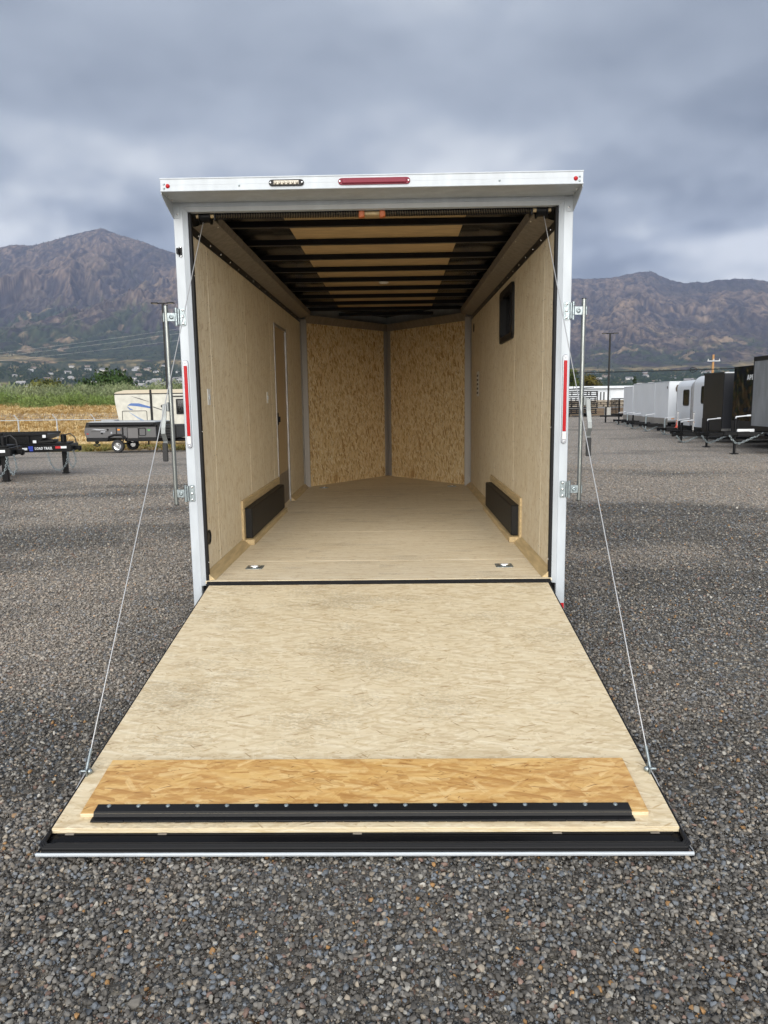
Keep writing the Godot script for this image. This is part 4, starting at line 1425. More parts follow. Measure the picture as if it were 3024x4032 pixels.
func build_mountains() -> void:
	var az := columns()
	var nx := az.size()
	var nt := 230
	var spur := FastNoiseLite.new()
	spur.seed = 15
	spur.frequency = 1.0
	spur.fractal_type = FastNoiseLite.FRACTAL_RIDGED
	spur.fractal_octaves = 5
	spur.fractal_gain = 0.5
	var warp := FastNoiseLite.new()
	warp.seed = 16
	warp.frequency = 1.0
	warp.fractal_octaves = 3
	var rock := FastNoiseLite.new()
	rock.seed = 17
	rock.frequency = 1.0
	rock.fractal_octaves = 4
	var v := PackedVector3Array()
	var c := PackedColorArray()
	var n := PackedVector3Array()
	v.resize(nx * (nt + 8)); c.resize(v.size()); n.resize(v.size())
	var scrub_at := []
	var scrub_tint := PackedColorArray()
	var r := RandomNumberGenerator.new()
	r.seed = 99
	for i in nx:
		var a: float = az[i]
		var er := curve_at(RIDGE, a) + rock.get_noise_2d(a * 3.0, 5.0) * 0.05
		var e0 := foot(a)
		var left := 1.0 - smoothstep(-12.0, 10.0, a)
		var r0 := 2050.0
		var r1 := 4500.0 + warp.get_noise_2d(a * 0.08, 3.0) * 300.0
		for j in nt + 8:
			var t := float(j) / (nt - 1)
			var k := j * nx + i
			var dist := lerpf(r0, r1, t)
			var px := sin(deg_to_rad(a)) * dist
			var pz := -cos(deg_to_rad(a)) * dist * 0.72
			var ux := px + warp.get_noise_2d(px * 0.0016, pz * 0.0016 + 5.0) * 240.0
			var uz := pz + warp.get_noise_2d(px * 0.0016 + 60.0, pz * 0.0016) * 240.0
			var sp := spur.get_noise_2d(ux * 0.00105, uz * 0.00075)
			var fine := rock.get_noise_2d(px * 0.011, pz * 0.008)
			var grit := rock.get_noise_2d(px * 0.05, pz * 0.03)
			var y := 0.0
			if t <= 1.0:
				var prof := lerpf(t, pow(t, 1.25), 0.6)
				var envl := pow(sin(PI * clampf(t, 0.0, 1.0)), 0.8)
				var e := lerpf(e0, er, prof) + (sp * 1.9 + fine * 0.4 + grit * 0.12) * envl * (er - e0) / 8.0
				e = minf(e, er - (1.0 - t) * 0.4)
				y = 1.53 + dist * tan(deg_to_rad(e))
			else:
				y = 1.53 + dist * tan(deg_to_rad(er)) - (dist - r1) * 0.9
			if j == 0: y -= 60.0
			v[k] = Vector3(sin(deg_to_rad(a)) * dist, y, -cos(deg_to_rad(a)) * dist)
			# bare rock, tan grass and dark scrub; relief shade painted in: dark gullies, light crests
			var m1 := warp.get_noise_2d(px * 0.0028 + 30.0, pz * 0.0022)
			var m2 := rock.get_noise_2d(ux * 0.008 + 9.0, uz * 0.0055 + y * 0.004)
			var m3 := rock.get_noise_2d(ux * 0.034, uz * 0.02 + y * 0.02)
			var col := Color(0.052, 0.046, 0.048).lerp(Color(0.190, 0.142, 0.108), clampf(0.30 + m2 * 1.7 + m3 * 2.3 + sp * 0.85, 0, 1))
			var green := clampf((lerpf(0.30, 0.50, left) - t + m1 * 0.34 - sp * 0.30) * 6.0 + m2 * 1.7 + m3 * 2.4, 0, 1)
			col = col.lerp(Color(0.030, 0.053, 0.028).lerp(Color(0.052, 0.066, 0.03), clampf(0.5 + m3, 0, 1)), green * 0.92)
			var dark := clampf((m2 * 1.6 + m3 * 1.6 - 0.10 - sp * 1.1) * 2.2, 0, 1) * (1.0 - green)
			col = col.lerp(Color(0.055, 0.05, 0.045), dark * 0.75)
			var bare := clampf((m1 * 0.9 + m2 * 1.3 + m3 * 0.6 - 0.62) * 5.0, 0, 1) * smoothstep(0.85, 0.5, t)
			col = col.lerp(Color(0.30, 0.215, 0.14), bare * 0.8)
			var strip := clampf(1.0 - absf(t - 0.03 - m1 * 0.02) / (0.03 + 0.03 * (1.0 - left)), 0, 1) * clampf(0.7 + m2 * 2.2, 0, 1)
			col = col.lerp(Color(0.33, 0.255, 0.13), strip)
			col = col * (0.74 + grit * 0.75)
			c[k] = Color(clampf(col.r, 0.01, 1), clampf(col.g, 0.01, 1), clampf(col.b, 0.01, 1))
			var vis := (a > -29.5 and a < -15.0) or (a > 12.5 and a < 27.5)
			if vis and t > 0.04 and t <= 1.0 and i % 2 == 0:
				var p := 0.008 + 0.06 * green + (0.30 if t > 0.9 else 0.0) * (0.6 + m1) + 0.10 * dark
				if r.randf() < p:
					var q := r.randf_range(4.0, 9.0)
					scrub_at.append(Transform3D(Basis(Vector3.UP, r.randf() * TAU).scaled(Vector3(q * 0.5, q, q * 0.5)), v[k] - Vector3(0, 1.5, 0)))
					scrub_tint.append(Color(0.028, 0.036, 0.022) * r.randf_range(0.7, 1.5))
	for j in nt + 8:
		for i in nx:
			var dx := v[j * nx + mini(i + 1, nx - 1)] - v[j * nx + maxi(i - 1, 0)]
			var dz := v[mini(j + 1, nt + 7) * nx + i] - v[maxi(j - 1, 0) * nx + i]
			var q := dz.cross(dx).normalized()
			n[j * nx + i] = q if q.y > 0 else -q
	tag(node("mountain_range", surface(v, n, c, nx, nt + 8), M.vert, self), "bare brown mountain range with scrub on its lower slopes, a peak at its left end", "mountain", "", "structure")
	var cone := mb()
	lathe(cone, [Vector2(0.25, 0.0), Vector2(0.5, 0.25), Vector2(0.33, 0.6), Vector2(0.0, 1.0)], Transform3D(), 5)
	scatter("mountain_trees", cone.commit(), M.vert, scrub_at, scrub_tint, "dark trees and scrub dotted over the mountain slopes", "trees")
	# slope below the mountain
	var nr := 46
	v = PackedVector3Array(); c = PackedColorArray(); n = PackedVector3Array()
	v.resize(nx * nr); c.resize(nx * nr); n.resize(nx * nr)
	for j in nr:
		for i in nx:
			var t := float(j) / (nr - 1)
			var dist := 150.0 * pow(2120.0 / 150.0, t)
			var a: float = az[i]
			var k := j * nx + i
			v[k] = Vector3(sin(deg_to_rad(a)) * dist, slope_y(a, dist), -cos(deg_to_rad(a)) * dist)
			n[k] = Vector3.UP
			var m := rock.get_noise_2d(a * 0.7, t * 22.0) + rock.get_noise_2d(a * 3.0, t * 60.0) * 0.4
			c[k] = Color(0.05, 0.062, 0.032).lerp(Color(0.27, 0.21, 0.105), clampf((m - 0.12) * 4.0, 0, 1))
	tag(node("valley_slope", surface(v, n, c, nx, nr), M.vert, self), "gentle slope with trees and dry fields rising to the foot of the mountain", "hillside", "", "structure")


func build_valley() -> void:
	var r := RandomNumberGenerator.new()
	r.seed = 303
	# houses on the slope
	var protos := []
	var walls := [lin(0.62, 0.60, 0.56), lin(0.42, 0.36, 0.29), lin(0.52, 0.52, 0.53), lin(0.70, 0.69, 0.66)]
	var roofs := [lin(0.22, 0.21, 0.21), lin(0.16, 0.12, 0.10), lin(0.33, 0.32, 0.31), lin(0.11, 0.11, 0.12)]
	var wm := []
	var rm := []
	for k in 4:
		wm.append(mat(walls[k], 0.8))
		rm.append(mat(roofs[k], 0.85))
	var glass := mat(lin(0.05, 0.055, 0.06), 0.2)
	var n_left := 120
	var n_right := 60
	var wall_mesh: Mesh
	var roof_mesh: Mesh
	var win_mesh: Mesh
	var s := mb()
	bx(s, -6.5, 6.5, -2.0, 4.6, -4.5, 4.5)
	poly(s, [Vector3(-6.5, 4.6, -4.5), Vector3(-6.5, 4.6, 4.5), Vector3(-6.5, 7.2, 0)], Vector3(-1, 0, 0))
	poly(s, [Vector3(6.5, 4.6, -4.5), Vector3(6.5, 4.6, 4.5), Vector3(6.5, 7.2, 0)], Vector3(1, 0, 0))
	wall_mesh = s.commit()
	s = mb()
	for sg: float in [-1.0, 1.0]:
		box(s, Vector3(0, 5.85, sg * 2.5), Vector3(14.2, 0.25, 6.1), 0.0, Basis(Vector3.RIGHT, sg * atan2(2.6, 4.5)))
	roof_mesh = s.commit()
	s = mb()
	for x: float in [-4.2, -1.4, 1.4, 4.2]:
		for sg: float in [-1.0, 1.0]:
			bx(s, x - 0.75, x + 0.75, 1.5, 3.1, sg * 4.48, sg * 4.56)
	win_mesh = s.commit()
	for k in n_left + n_right:
		var leftside := k < n_left
		var az := r.randf_range(-28.6, -15.8) if leftside else r.randf_range(13.2, 27.0)
		var t := pow(r.randf(), 0.9)
		if leftside and r.randf() < 0.45:
			az = r.randf_range(-22.0, -16.0)
			t = r.randf_range(0.25, 0.55)
		var dist := lerpf(640.0, 1950.0, t)
		var q := k % 4
		var label := ["white house with dark grey roof on the slope", "tan house with brown roof on the slope", "grey house with pale roof on the slope", "bright white house with black roof on the slope"][q] as String
		label += " left of the trailer" if leftside else " right of the trailer"
		var h := thing("hillside_house", label, "house", Vector3(sin(deg_to_rad(az)) * dist, slope_y(az, dist), -cos(deg_to_rad(az)) * dist), r.randf_range(-0.7, 0.7), "houses on the slope below the mountain")
		var sc := r.randf_range(0.55, 0.9)
		h.scale = Vector3(sc * r.randf_range(0.9, 1.5), sc, sc)
		node("wall", wall_mesh, wm[q], h)
		node("roof", roof_mesh, rm[q], h)
		node("windows", win_mesh, glass, h).set_meta("kind", "stuff")
	# trees on the slope, one mass
	var at := []
	var tint := PackedColorArray()
	for k in 11500:
		var leftside := r.randf() < 0.45
		var az := r.randf_range(-30.0, -14.5) if leftside else r.randf_range(12.2, 28.5)
		if k > 8200: az = r.randf_range(-14.5, 12.2)
		var t := r.randf()
		var dist := lerpf(560.0, 2040.0, pow(t, 0.8))
		if patch.get_noise_2d(az * 1.4, log(dist) * 7.0) < (-0.16 if leftside else -0.3): continue
		var hh := r.randf_range(3.0, 6.2)
		at.append(Transform3D(Basis(Vector3.UP, r.randf() * TAU).scaled(Vector3(hh * r.randf_range(0.75, 1.3), hh, hh * r.randf_range(0.75, 1.3))), Vector3(sin(deg_to_rad(az)) * dist, slope_y(az, dist) - 0.5, -cos(deg_to_rad(az)) * dist)))
		var g := r.randf()
		tint.append(Color(0.034, 0.066, 0.028).lerp(Color(0.080, 0.112, 0.036), g * g) * r.randf_range(0.7, 1.2))
	var blobs := []
	for k in 9: blobs.append([Vector3(r.randfn() * 0.22, 0.5 + r.randfn() * 0.17, r.randfn() * 0.22), r.randf_range(0.16, 0.3)])
	scatter("valley_trees", crown_mesh(blobs, 130, 0.075, 7), M.leaf, at, tint, "dense green trees covering the slope below the mountain", "trees")


func tree(called: String, label: String, at: Vector3, h: float, w: float, c: Color, seed_: int, leaves := 1500, cone := false) -> void:
	var r := RandomNumberGenerator.new()
	r.seed = seed_
	var T := thing(called, label, "tree", at, 0.0)
	var s := mb()
	tube(s, [Vector3(0, -0.3, 0), Vector3(0.05, h * 0.25, 0), Vector3(0, h * 0.55, 0.05), Vector3(0.03, h * 0.9, 0)], [h * 0.03, h * 0.022, h * 0.013, h * 0.004], 8)
	var blobs := []
	for k in 15:
		var t := r.randf_range(0.2, 0.95)
		var wide := (1.0 - t) * 1.05 if cone else sin(PI * pow(t, 0.8)) * 0.9 + 0.1
		var a := r.randf() * TAU
		var p := Vector3(cos(a) * w * 0.36 * wide, h * t, sin(a) * w * 0.36 * wide)
		blobs.append([p, (w * 0.17 * r.randf_range(0.7, 1.25)) * (0.35 + 0.75 * wide if cone else 1.0)])
		tube(s, [Vector3(0, h * t * 0.55, 0), p * Vector3(0.6, 0.9, 0.6), p], [h * 0.012, h * 0.008, h * 0.003], 5, false)
	obj("trunk", s, M.bark, T)
	var m: StandardMaterial3D = mat(c, 0.75, 0.0, 0.3)
	m.backlight_enabled = true
	m.backlight = Color(0.22, 0.28, 0.12)
	node("crown", crown_mesh(blobs, leaves, w * 0.028, seed_), m, T)


# ---------------------------------------------------------------- left of the trailer
func build_left_yard() -> void:
	var r := RandomNumberGenerator.new()
	r.seed = 808
	# dry grass verge and mound
	var mesh := grid_mesh(steps(-120, 4, 0.8, 0.0, 0.0), steps(-150, -27.0, 0.6, 0.0, 0.0),
		func(x: float, z: float) -> float:
			var edge: float = clampf((-z - 30.0 + patch.get_noise_2d(x * 0.9, z) * 2.2) / 1.5, 0.0, 1.0)
			return field_y(x, z) - (1.0 - edge) * 0.12,
		func(x: float, z: float) -> Color:
			var v := patch.get_noise_2d(x * 0.7, z * 0.7 + 30.0)
			var dry := Color(0.70, 0.53, 0.27).lerp(Color(0.58, 0.44, 0.23), clampf(0.5 + v * 2.0, 0, 1))
			var dirt := Color(0.42, 0.33, 0.235)
			var green := Color(0.13, 0.16, 0.06)
			var c := dry
			if z > -52.0: c = dirt.lerp(dry, clampf(0.4 + v * 3.0, 0, 1))
			if z > -38.0: c = c.lerp(green, clampf(0.35 + v * 2.5, 0, 1) * 0.7)
			return c)
	tag(node("dry_grass_field", mesh, M.grassland, self), "mound of dry yellow grass behind the wire fence, left of the trailer", "grass", "", "structure")
	var at := []
	var tint := PackedColorArray()
	for k in 44000:
		var z := -30.5 - pow(r.randf(), 0.8) * 60.0
		var x := z * tan(deg_to_rad(r.randf_range(2.0, 34.0)))
		var v := patch.get_noise_2d(x * 0.7, z * 0.7 + 30.0)
		if z > -52.0 and v < 0.0 and r.randf() < 0.75: continue
		var q := r.randf_range(0.6, 1.3) * (0.55 if z > -52.0 else 1.2)
		at.append(Transform3D(Basis(Vector3.UP, r.randf() * TAU).scaled(Vector3(q, q, q)), Vector3(x, field_y(x, z) - 0.02, z)))
		var c := Color(0.74, 0.58, 0.32).lerp(Color(0.66, 0.51, 0.27), r.randf())
		if z > -40.0 and v > -0.1: c = Color(0.14, 0.18, 0.06).lerp(Color(0.40, 0.27, 0.09), r.randf())
		tint.append(c * r.randf_range(0.92, 1.1))
	scatter("dry_grass", tuft_mesh(14, 0.34, 0.34, 3, 0.024), M.straw, at, tint, "tufts of dry yellow grass on the mound and verge", "grass")
	# willow-like shrubs along the top of the mound
	at = []
	tint = PackedColorArray()
	var low := []
	var low_tint := PackedColorArray()
	for k in 1700:
		var z := -76.0 - r.randf() * 22.0
		var x := z * tan(deg_to_rad(r.randf_range(1.0, 34.0)))
		var q := r.randf_range(0.6, 1.3)
		at.append(Transform3D(Basis(Vector3.UP, r.randf() * TAU).scaled(Vector3(q, q * r.randf_range(0.85, 1.2), q)), Vector3(x, field_y(x, z) - 0.1, z)))
		tint.append(Color(0.18, 0.225, 0.105).lerp(Color(0.25, 0.275, 0.15), r.randf()) * r.randf_range(0.75, 1.1))
	for k in 800:
		var z := -72.0 - r.randf() * 9.0
		var x := z * tan(deg_to_rad(r.randf_range(1.0, 34.0)))
		var q := r.randf_range(0.25, 0.85)
		low.append(Transform3D(Basis(Vector3.UP, r.randf() * TAU).scaled(Vector3(q * 1.2, q, q * 1.2)), Vector3(x, field_y(x, z) - 0.1, z)))
		low_tint.append(Color(0.145, 0.215, 0.055).lerp(Color(0.22, 0.275, 0.09), r.randf()) * r.randf_range(0.8, 1.15))
	var shrub := shrub_mesh(420, 2.6, 1.25, 0.13, 12)
	scatter("willow_thicket", shrub, M.leaf, at, tint, "grey-green willow thicket along the top of the dry mound", "shrubs")
	scatter("green_weeds", shrub, M.leaf, low, low_tint, "bright green weeds at the front of the willow thicket", "weeds")
	var bearing := func(az: float, d: float) -> Vector3: return Vector3(sin(deg_to_rad(az)) * d, 0, -cos(deg_to_rad(az)) * d)
	var p: Vector3 = bearing.call(-21.9, 125.0)
	tree("leafy_tree", "dark green round tree above the willow thicket, left of the trailer", Vector3(p.x, -0.6, p.z), 6.8, 10.5, lin(0.038, 0.072, 0.018), 5, 1900)
	p = bearing.call(-26.2, 120.0)
	tree("olive_tree", "low olive-brown tree above the willow thicket, near the left edge", Vector3(p.x, -1.4, p.z), 6.2, 8.5, lin(0.115, 0.115, 0.025), 6, 1300)
	# pale industrial roof with a bent silver duct
	p = bearing.call(-27.6, 130.0)
	var b := thing("metal_shed", "long pale metal shed roof showing above the thicket at the left edge", "building", Vector3(p.x, -0.5, p.z), deg_to_rad(6.0))
	var s := mb()
	bx(s, -14, 4.0, 0, 3.6, -6, 6)
	obj("wall", s, M.white_far, b)
	s = mb()
	bx(s, -14.4, 4.4, 3.6, 3.95, -6.4, 6.4)
	obj("roof", s, M.galv, b)
	p = bearing.call(-24.55, 128.0)
	b = thing("bent_duct", "shiny bent silver duct rising above the thicket beside the olive tree", "duct", Vector3(p.x, -1.0, p.z))
	s = mb()
	tube(s, [Vector3(0.5, 0, 0), Vector3(0.5, 3.4, 0), Vector3(0.35, 4.2, 0), Vector3(-0.3, 4.7, 0), Vector3(-1.1, 4.5, 0), Vector3(-1.5, 4.2, 0)], 0.55, 12)
	obj("pipe", s, M.alu, b)
	s = mb()
	for y: float in [1.0, 2.0, 3.0]:
		s = mb()
		lathe(s, [Vector2(0.55, -0.06), Vector2(0.6, -0.06), Vector2(0.6, 0.06), Vector2(0.55, 0.06)], Transform3D(Basis(), Vector3(0.5, y, 0)), 14)
		obj("band", s, M.galv, b)
	build_fence()
	build_power_lines()
	build_dump_trailer(Vector3(-8.213, -0.165, -13.594), "black dump trailer with white lettering on its tongue, by the left edge", false)
	build_dump_trailer(Vector3(-8.375, -0.09, -10.993), "black dump trailer cut off by the left edge, in front of the lettered one", true)
	build_camper()
	build_fifth_wheel()
	build_pickup()
	build_lamp_post(Vector3(-13.75, -0.95, -40.4), 8.45, "tall dark lamp post half hidden behind the left lock rod of the trailer")


func build_fence() -> void:
	var F := thing("wire_fence", "grey galvanised fence with slanted arms and coiled wire, in front of the dry mound", "fence", Vector3(-25, -1.4, -54))
	var base := Vector3(-25, -1.4, -54)
	var dir := Vector3(1.0, 0, -0.10).normalized()
	var pts := []
	var s: SurfaceTool
	for k in range(-4, 5):
		var q := base + Vector3(1.1, 0, 0) + dir * 2.95 * k
		var y := ground_y(q.x, q.z)
		pts.append(Vector3(q.x, y + 1.78, q.z) - base)
		s = mb()
		rod(s, Vector3(q.x, y - 0.2, q.z) - base, Vector3(q.x, y + 1.86, q.z) - base, 0.055, 8)
		obj("post", s, M.galv, F)
		s = mb()
		rod(s, Vector3(q.x, y + 1.8, q.z) - base, Vector3(q.x - 0.36, y + 2.22, q.z - 0.1) - base, 0.03, 6)
		obj("arm", s, M.galv, F)
	s = mb()
	tube(s, pts, 0.034, 8)
	obj("top_rail", s, M.galv, F)
	for h: float in [0.15, 0.3, 0.42]:
		s = mb()
		var w := []
		for p in pts: w.append(p + Vector3(-0.84 * h, h, -0.23 * h))
		tube(s, w, 0.006, 4, false)
		obj("barbed_wire", s, M.galv, F)
	s = mb()
	var coil := []
	for k in 9 * 14 * 8:
		var t := k / float(9 * 14 * 8 - 1) * (pts.size() - 1)
		var i := mini(int(t), pts.size() - 2)
		var c: Vector3 = pts[i].lerp(pts[i + 1], t - i) + Vector3(-0.2, 0.3, -0.1)
		var a := TAU * k / 14.0
		coil.append(c + Vector3(sin(a * 0.5) * 0.12, sin(a) * 0.25, cos(a) * 0.25))
	tube(s, coil, 0.007, 3, false)
	obj("wire_coil", s, M.galv, F)


func build_power_lines() -> void:
	# far wires in front of the mountain on the left, and a wooden pole with a cable on the right
	var k := 0
	for q in [[3.42, 6.2, 0.016], [3.07, 5.2, 0.016], [3.27, 5.8, 0.016]]:
		var s := mb()
		var a := Vector3(sin(deg_to_rad(-36.0)) * 210.0, 1.53 + 210.0 * tan(deg_to_rad(q[0] - 0.8)), -cos(deg_to_rad(-36.0)) * 210.0)
		var b := Vector3(sin(deg_to_rad(-8.0)) * 190.0, 1.53 + 190.0 * tan(deg_to_rad(q[1] + 0.7)), -cos(deg_to_rad(-8.0)) * 190.0)
		var pts := []
		for i in 21:
			var t := i / 20.0
			pts.append(a.lerp(b, t) - Vector3(0, 0.9 * sin(PI * t), 0))
		tube(s, pts, q[2], 4, false)
		var o := obj("power_line", s, M.cable, self)
		tag(o, ["highest of the three thin power lines crossing the left mountain", "lowest of the three thin power lines crossing the left mountain", "middle of the three thin power lines crossing the left mountain"][k], "power line", "power lines in front of the left mountain")
		k += 1
	var pole := thing("utility_pole", "orange-brown wooden utility pole with a crossarm behind the parked trailers", "utility pole", Vector3(sin(deg_to_rad(23.98)) * 92.0, -0.3, -cos(deg_to_rad(23.98)) * 92.0))
	var s := mb()
	tube(s, [Vector3(0, 0, 0), Vector3(0, 6.7, 0)], [0.17, 0.12], 10)
	obj("pole", s, M.wood_pole, pole)
	s = mb()
	bx(s, -0.75, 0.75, 5.9, 6.02, 0.10, 0.22)
	obj("crossarm", s, M.galv, pole)
	for x: float in [-0.65, 0.0, 0.65]:
		s = mb()
		lathe(s, [Vector2(0.03, 0), Vector2(0.06, 0.04), Vector2(0.03, 0.1), Vector2(0.05, 0.16), Vector2(0, 0.2)], Transform3D(Basis(), Vector3(x, 6.02, 0.16)), 8)
		obj("insulator", s, M.plastic, pole)
	s = mb()
	var a := Vector3(2.0, 1.53 + 60.0 * tan(deg_to_rad(2.25)), -62.0)
	var b := Vector3(36.0, 1.53 + 62.0 * tan(deg_to_rad(2.14)), -50.0)
	var pts := []
	for i in 25: pts.append(a.lerp(b, i / 24.0) - Vector3(0, 0.25 * sin(PI * i / 24.0), 0))
	tube(s, pts, 0.034, 5, false)
	tag(obj("overhead_cable", s, M.black, self), "thin black cable running overhead above the row of parked trailers", "cable")
	var lp: Vector3 = a.lerp(b, 0.63) - Vector3(0, 0.23, 0)
	var loop := thing("cable_storage_loop", "black teardrop-shaped frame of coiled cable hanging on the overhead cable", "cable bracket", lp)
	loop.scale = Vector3.ONE * 0.55
	s = mb()
	var ring := []
	for i in 25:
		var t := TAU * i / 24.0
		ring.append(Vector3(cos(t) * (0.42 if cos(t) < 0 else 0.62), sin(t) * 0.36 * (1.0 - 0.35 * maxf(cos(t), 0.0)), 0))
	tube(s, ring, 0.04, 6, false)
	obj("rim", s, M.black, loop)
	for i in 6:
		s = mb()
		var t := TAU * i / 6.0 + 0.4
		rod(s, Vector3(-0.05, 0, 0), Vector3(cos(t) * 0.38, sin(t) * 0.31, 0), 0.025, 5)
		obj("spoke", s, M.black, loop)


func tape_pair(parent: Node3D, x: float, y: float, z: float) -> void:
	var s := mb()
	bx(s, x, x + 0.125, y - 0.028, y + 0.028, z, z + 0.002)
	obj("red_tape", s, M.tape_red, parent)
	s = mb()
	bx(s, x + 0.126, x + 0.262, y - 0.028, y + 0.028, z, z + 0.002)
	obj("white_tape", s, M.tape_white, parent)


func build_dump_trailer(at: Vector3, label: String, front: bool) -> void:
	# local axes: x forwards (towards the coupler), the drop leg stands at the origin
	var T := thing("dump_trailer", label, "trailer", at, deg_to_rad(12.0), "black dump trailers by the left edge")
	var s := mb()
	# tongue channel
	bx(s, -1.35, 0.20, 0.58, 0.76, 0.0, 0.05, 0.004)
	bx(s, -1.35, 0.20, 0.58, 0.76, -0.85, -0.80, 0.004)
	bx(s, 0.14, 0.20, 0.58, 0.76, -0.80, 0.0, 0.004)
	bx(s, -4.8, -1.3, 0.55, 0.70, -0.05, 0.05, 0.004)
	bx(s, -4.8, -1.3, 0.55, 0.70, -0.85, -0.75, 0.004)
	bx(s, -1.3, 0.1, 0.765, 0.80, -0.8, -0.04, 0.004)
	obj("tongue_frame", s, M.black_frame, T)
	s = mb()
	bx(s, 0.2, 0.36, 0.60, 0.70, -0.45, -0.33, 0.02)
	bx(s, 0.28, 0.36, 0.57, 0.66, -0.46, -0.32, 0.03)
	obj("coupler", s, M.black_frame, T)
	s = mb()
	box(s, Vector3(-0.05, 0.30, -0.38), Vector3(0.12, 0.6, 0.12), 0.008)
	bx(s, -0.13, 0.03, 0.0, 0.03, -0.46, -0.30, 0.004)
	rod(s, Vector3(-0.05, 0.6, -0.38), Vector3(-0.05, 1.0, -0.38), 0.07, 14)
	obj("drop_leg_jack", s, M.black_frame, T)
	s = mb()
	chain(s, [Vector3(0.12, 0.58, 0.03), Vector3(0.05, 0.25, 0.05), Vector3(-0.14, 0.12, 0.05), Vector3(-0.3, 0.28, 0.04), Vector3(-0.36, 0.56, 0.03)], 0.06, 0.008)
	obj("safety_chain", s, M.zinc, T)
	s = mb()
	chain(s, [Vector3(0.22, 0.6, -0.1), Vector3(0.26, 0.3, -0.1), Vector3(0.18, 0.16, -0.1), Vector3(0.1, 0.3, -0.1), Vector3(0.09, 0.55, -0.1)], 0.06, 0.008)
	obj("safety_chain", s, M.zinc, T)
	s = mb()
	tube(s, [Vector3(0.0, 0.98, -0.3), Vector3(0.14, 1.02, -0.25), Vector3(0.26, 0.92, -0.2), Vector3(0.29, 0.74, -0.2)], 0.014, 6)
	obj("brake_hose", s, M.rubber, T)
	# dump body with a sloping front lip
	s = mb()
	var prof := [Vector2(-4.7, 0.60), Vector2(-0.66, 0.60), Vector2(-0.60, 0.84), Vector2(-0.38, 0.92), Vector2(-0.38, 1.0), Vector2(-4.7, 1.0)]
	prism(s, prof, Transform3D(Basis(), Vector3(0, 0, -1.5)), 1.40, 0.012)
	bx(s, -4.75, -0.36, 0.985, 1.045, -0.13, -0.06, 0.008)
	bx(s, -4.75, -0.36, 0.985, 1.045, -1.53, -1.46, 0.008)
	var body := obj("dump_body", s, M.black_frame, T)
	for k in 8:
		s = mb()
		bx(s, -0.86 - k * 0.5, -0.78 - k * 0.5, 0.64, 0.98, -0.1, -0.055, 0.006)
		obj("rib", s, M.black_frame, body)
	for q in [[-0.47, 0.93], [-0.70, 0.80], [-0.68, 0.66]]:
		s = mb()
		bx(s, q[0], q[0] + 0.08, q[1], q[1] + 0.07, -0.052, -0.046, 0.002)
		obj("white_reflector", s, M.tape_white, body)
	s = mb()
	box(s, Vector3(-0.70, 0.82, -0.38), Vector3(0.95, 0.06, 0.55), 0.01, Basis(Vector3(0, 0, 1), 0.05))
	obj("tongue_box_lid", s, M.black_satin, T)
	wheel(T, Vector3(-2.3, 0.40, 0.22), 0.4, 0.24, Vector3(0, 0, 1), M.galv)
	wheel(T, Vector3(-3.2, 0.40, 0.22), 0.4, 0.24, Vector3(0, 0, 1), M.galv)
	wheel(T, Vector3(-2.3, 0.40, -1.7), 0.4, 0.24, Vector3(0, 0, -1), M.galv)
	wheel(T, Vector3(-3.2, 0.40, -1.7), 0.4, 0.24, Vector3(0, 0, -1), M.galv)
	s = mb()
	bx(s, -3.75, -1.75, 0.86, 0.90, 0.10, 0.40, 0.01)
	obj("fender", s, M.black_frame, T)
	tape_pair(T, -1.08, 0.665, 0.0505)
	tape_pair(T, -0.165, 0.69, 0.0505)
	s = mb()
	bx(s, -1.24, -1.17, 0.64, 0.71, 0.0505, 0.065, 0.008)
	obj("amber_marker", s, M.amber, T)
	s = mb()
	var blue := mat(lin(0.03, 0.06, 0.42), 0.4)
	bx(s, -0.79, -0.735, 0.66, 0.73, 0.0505, 0.053)
	bx(s, -0.77, -0.685, 0.61, 0.655, 0.0505, 0.053)
	bx(s, -0.728, -0.685, 0.66, 0.73, 0.0505, 0.053)
	obj("emblem", s, blue, T)
	text("lettering", "LOAD TRAIL", 0.062, 0.003, Transform3D(Basis(), Vector3(-0.438, 0.672, 0.052)), M.tape_white, T, 0.84)


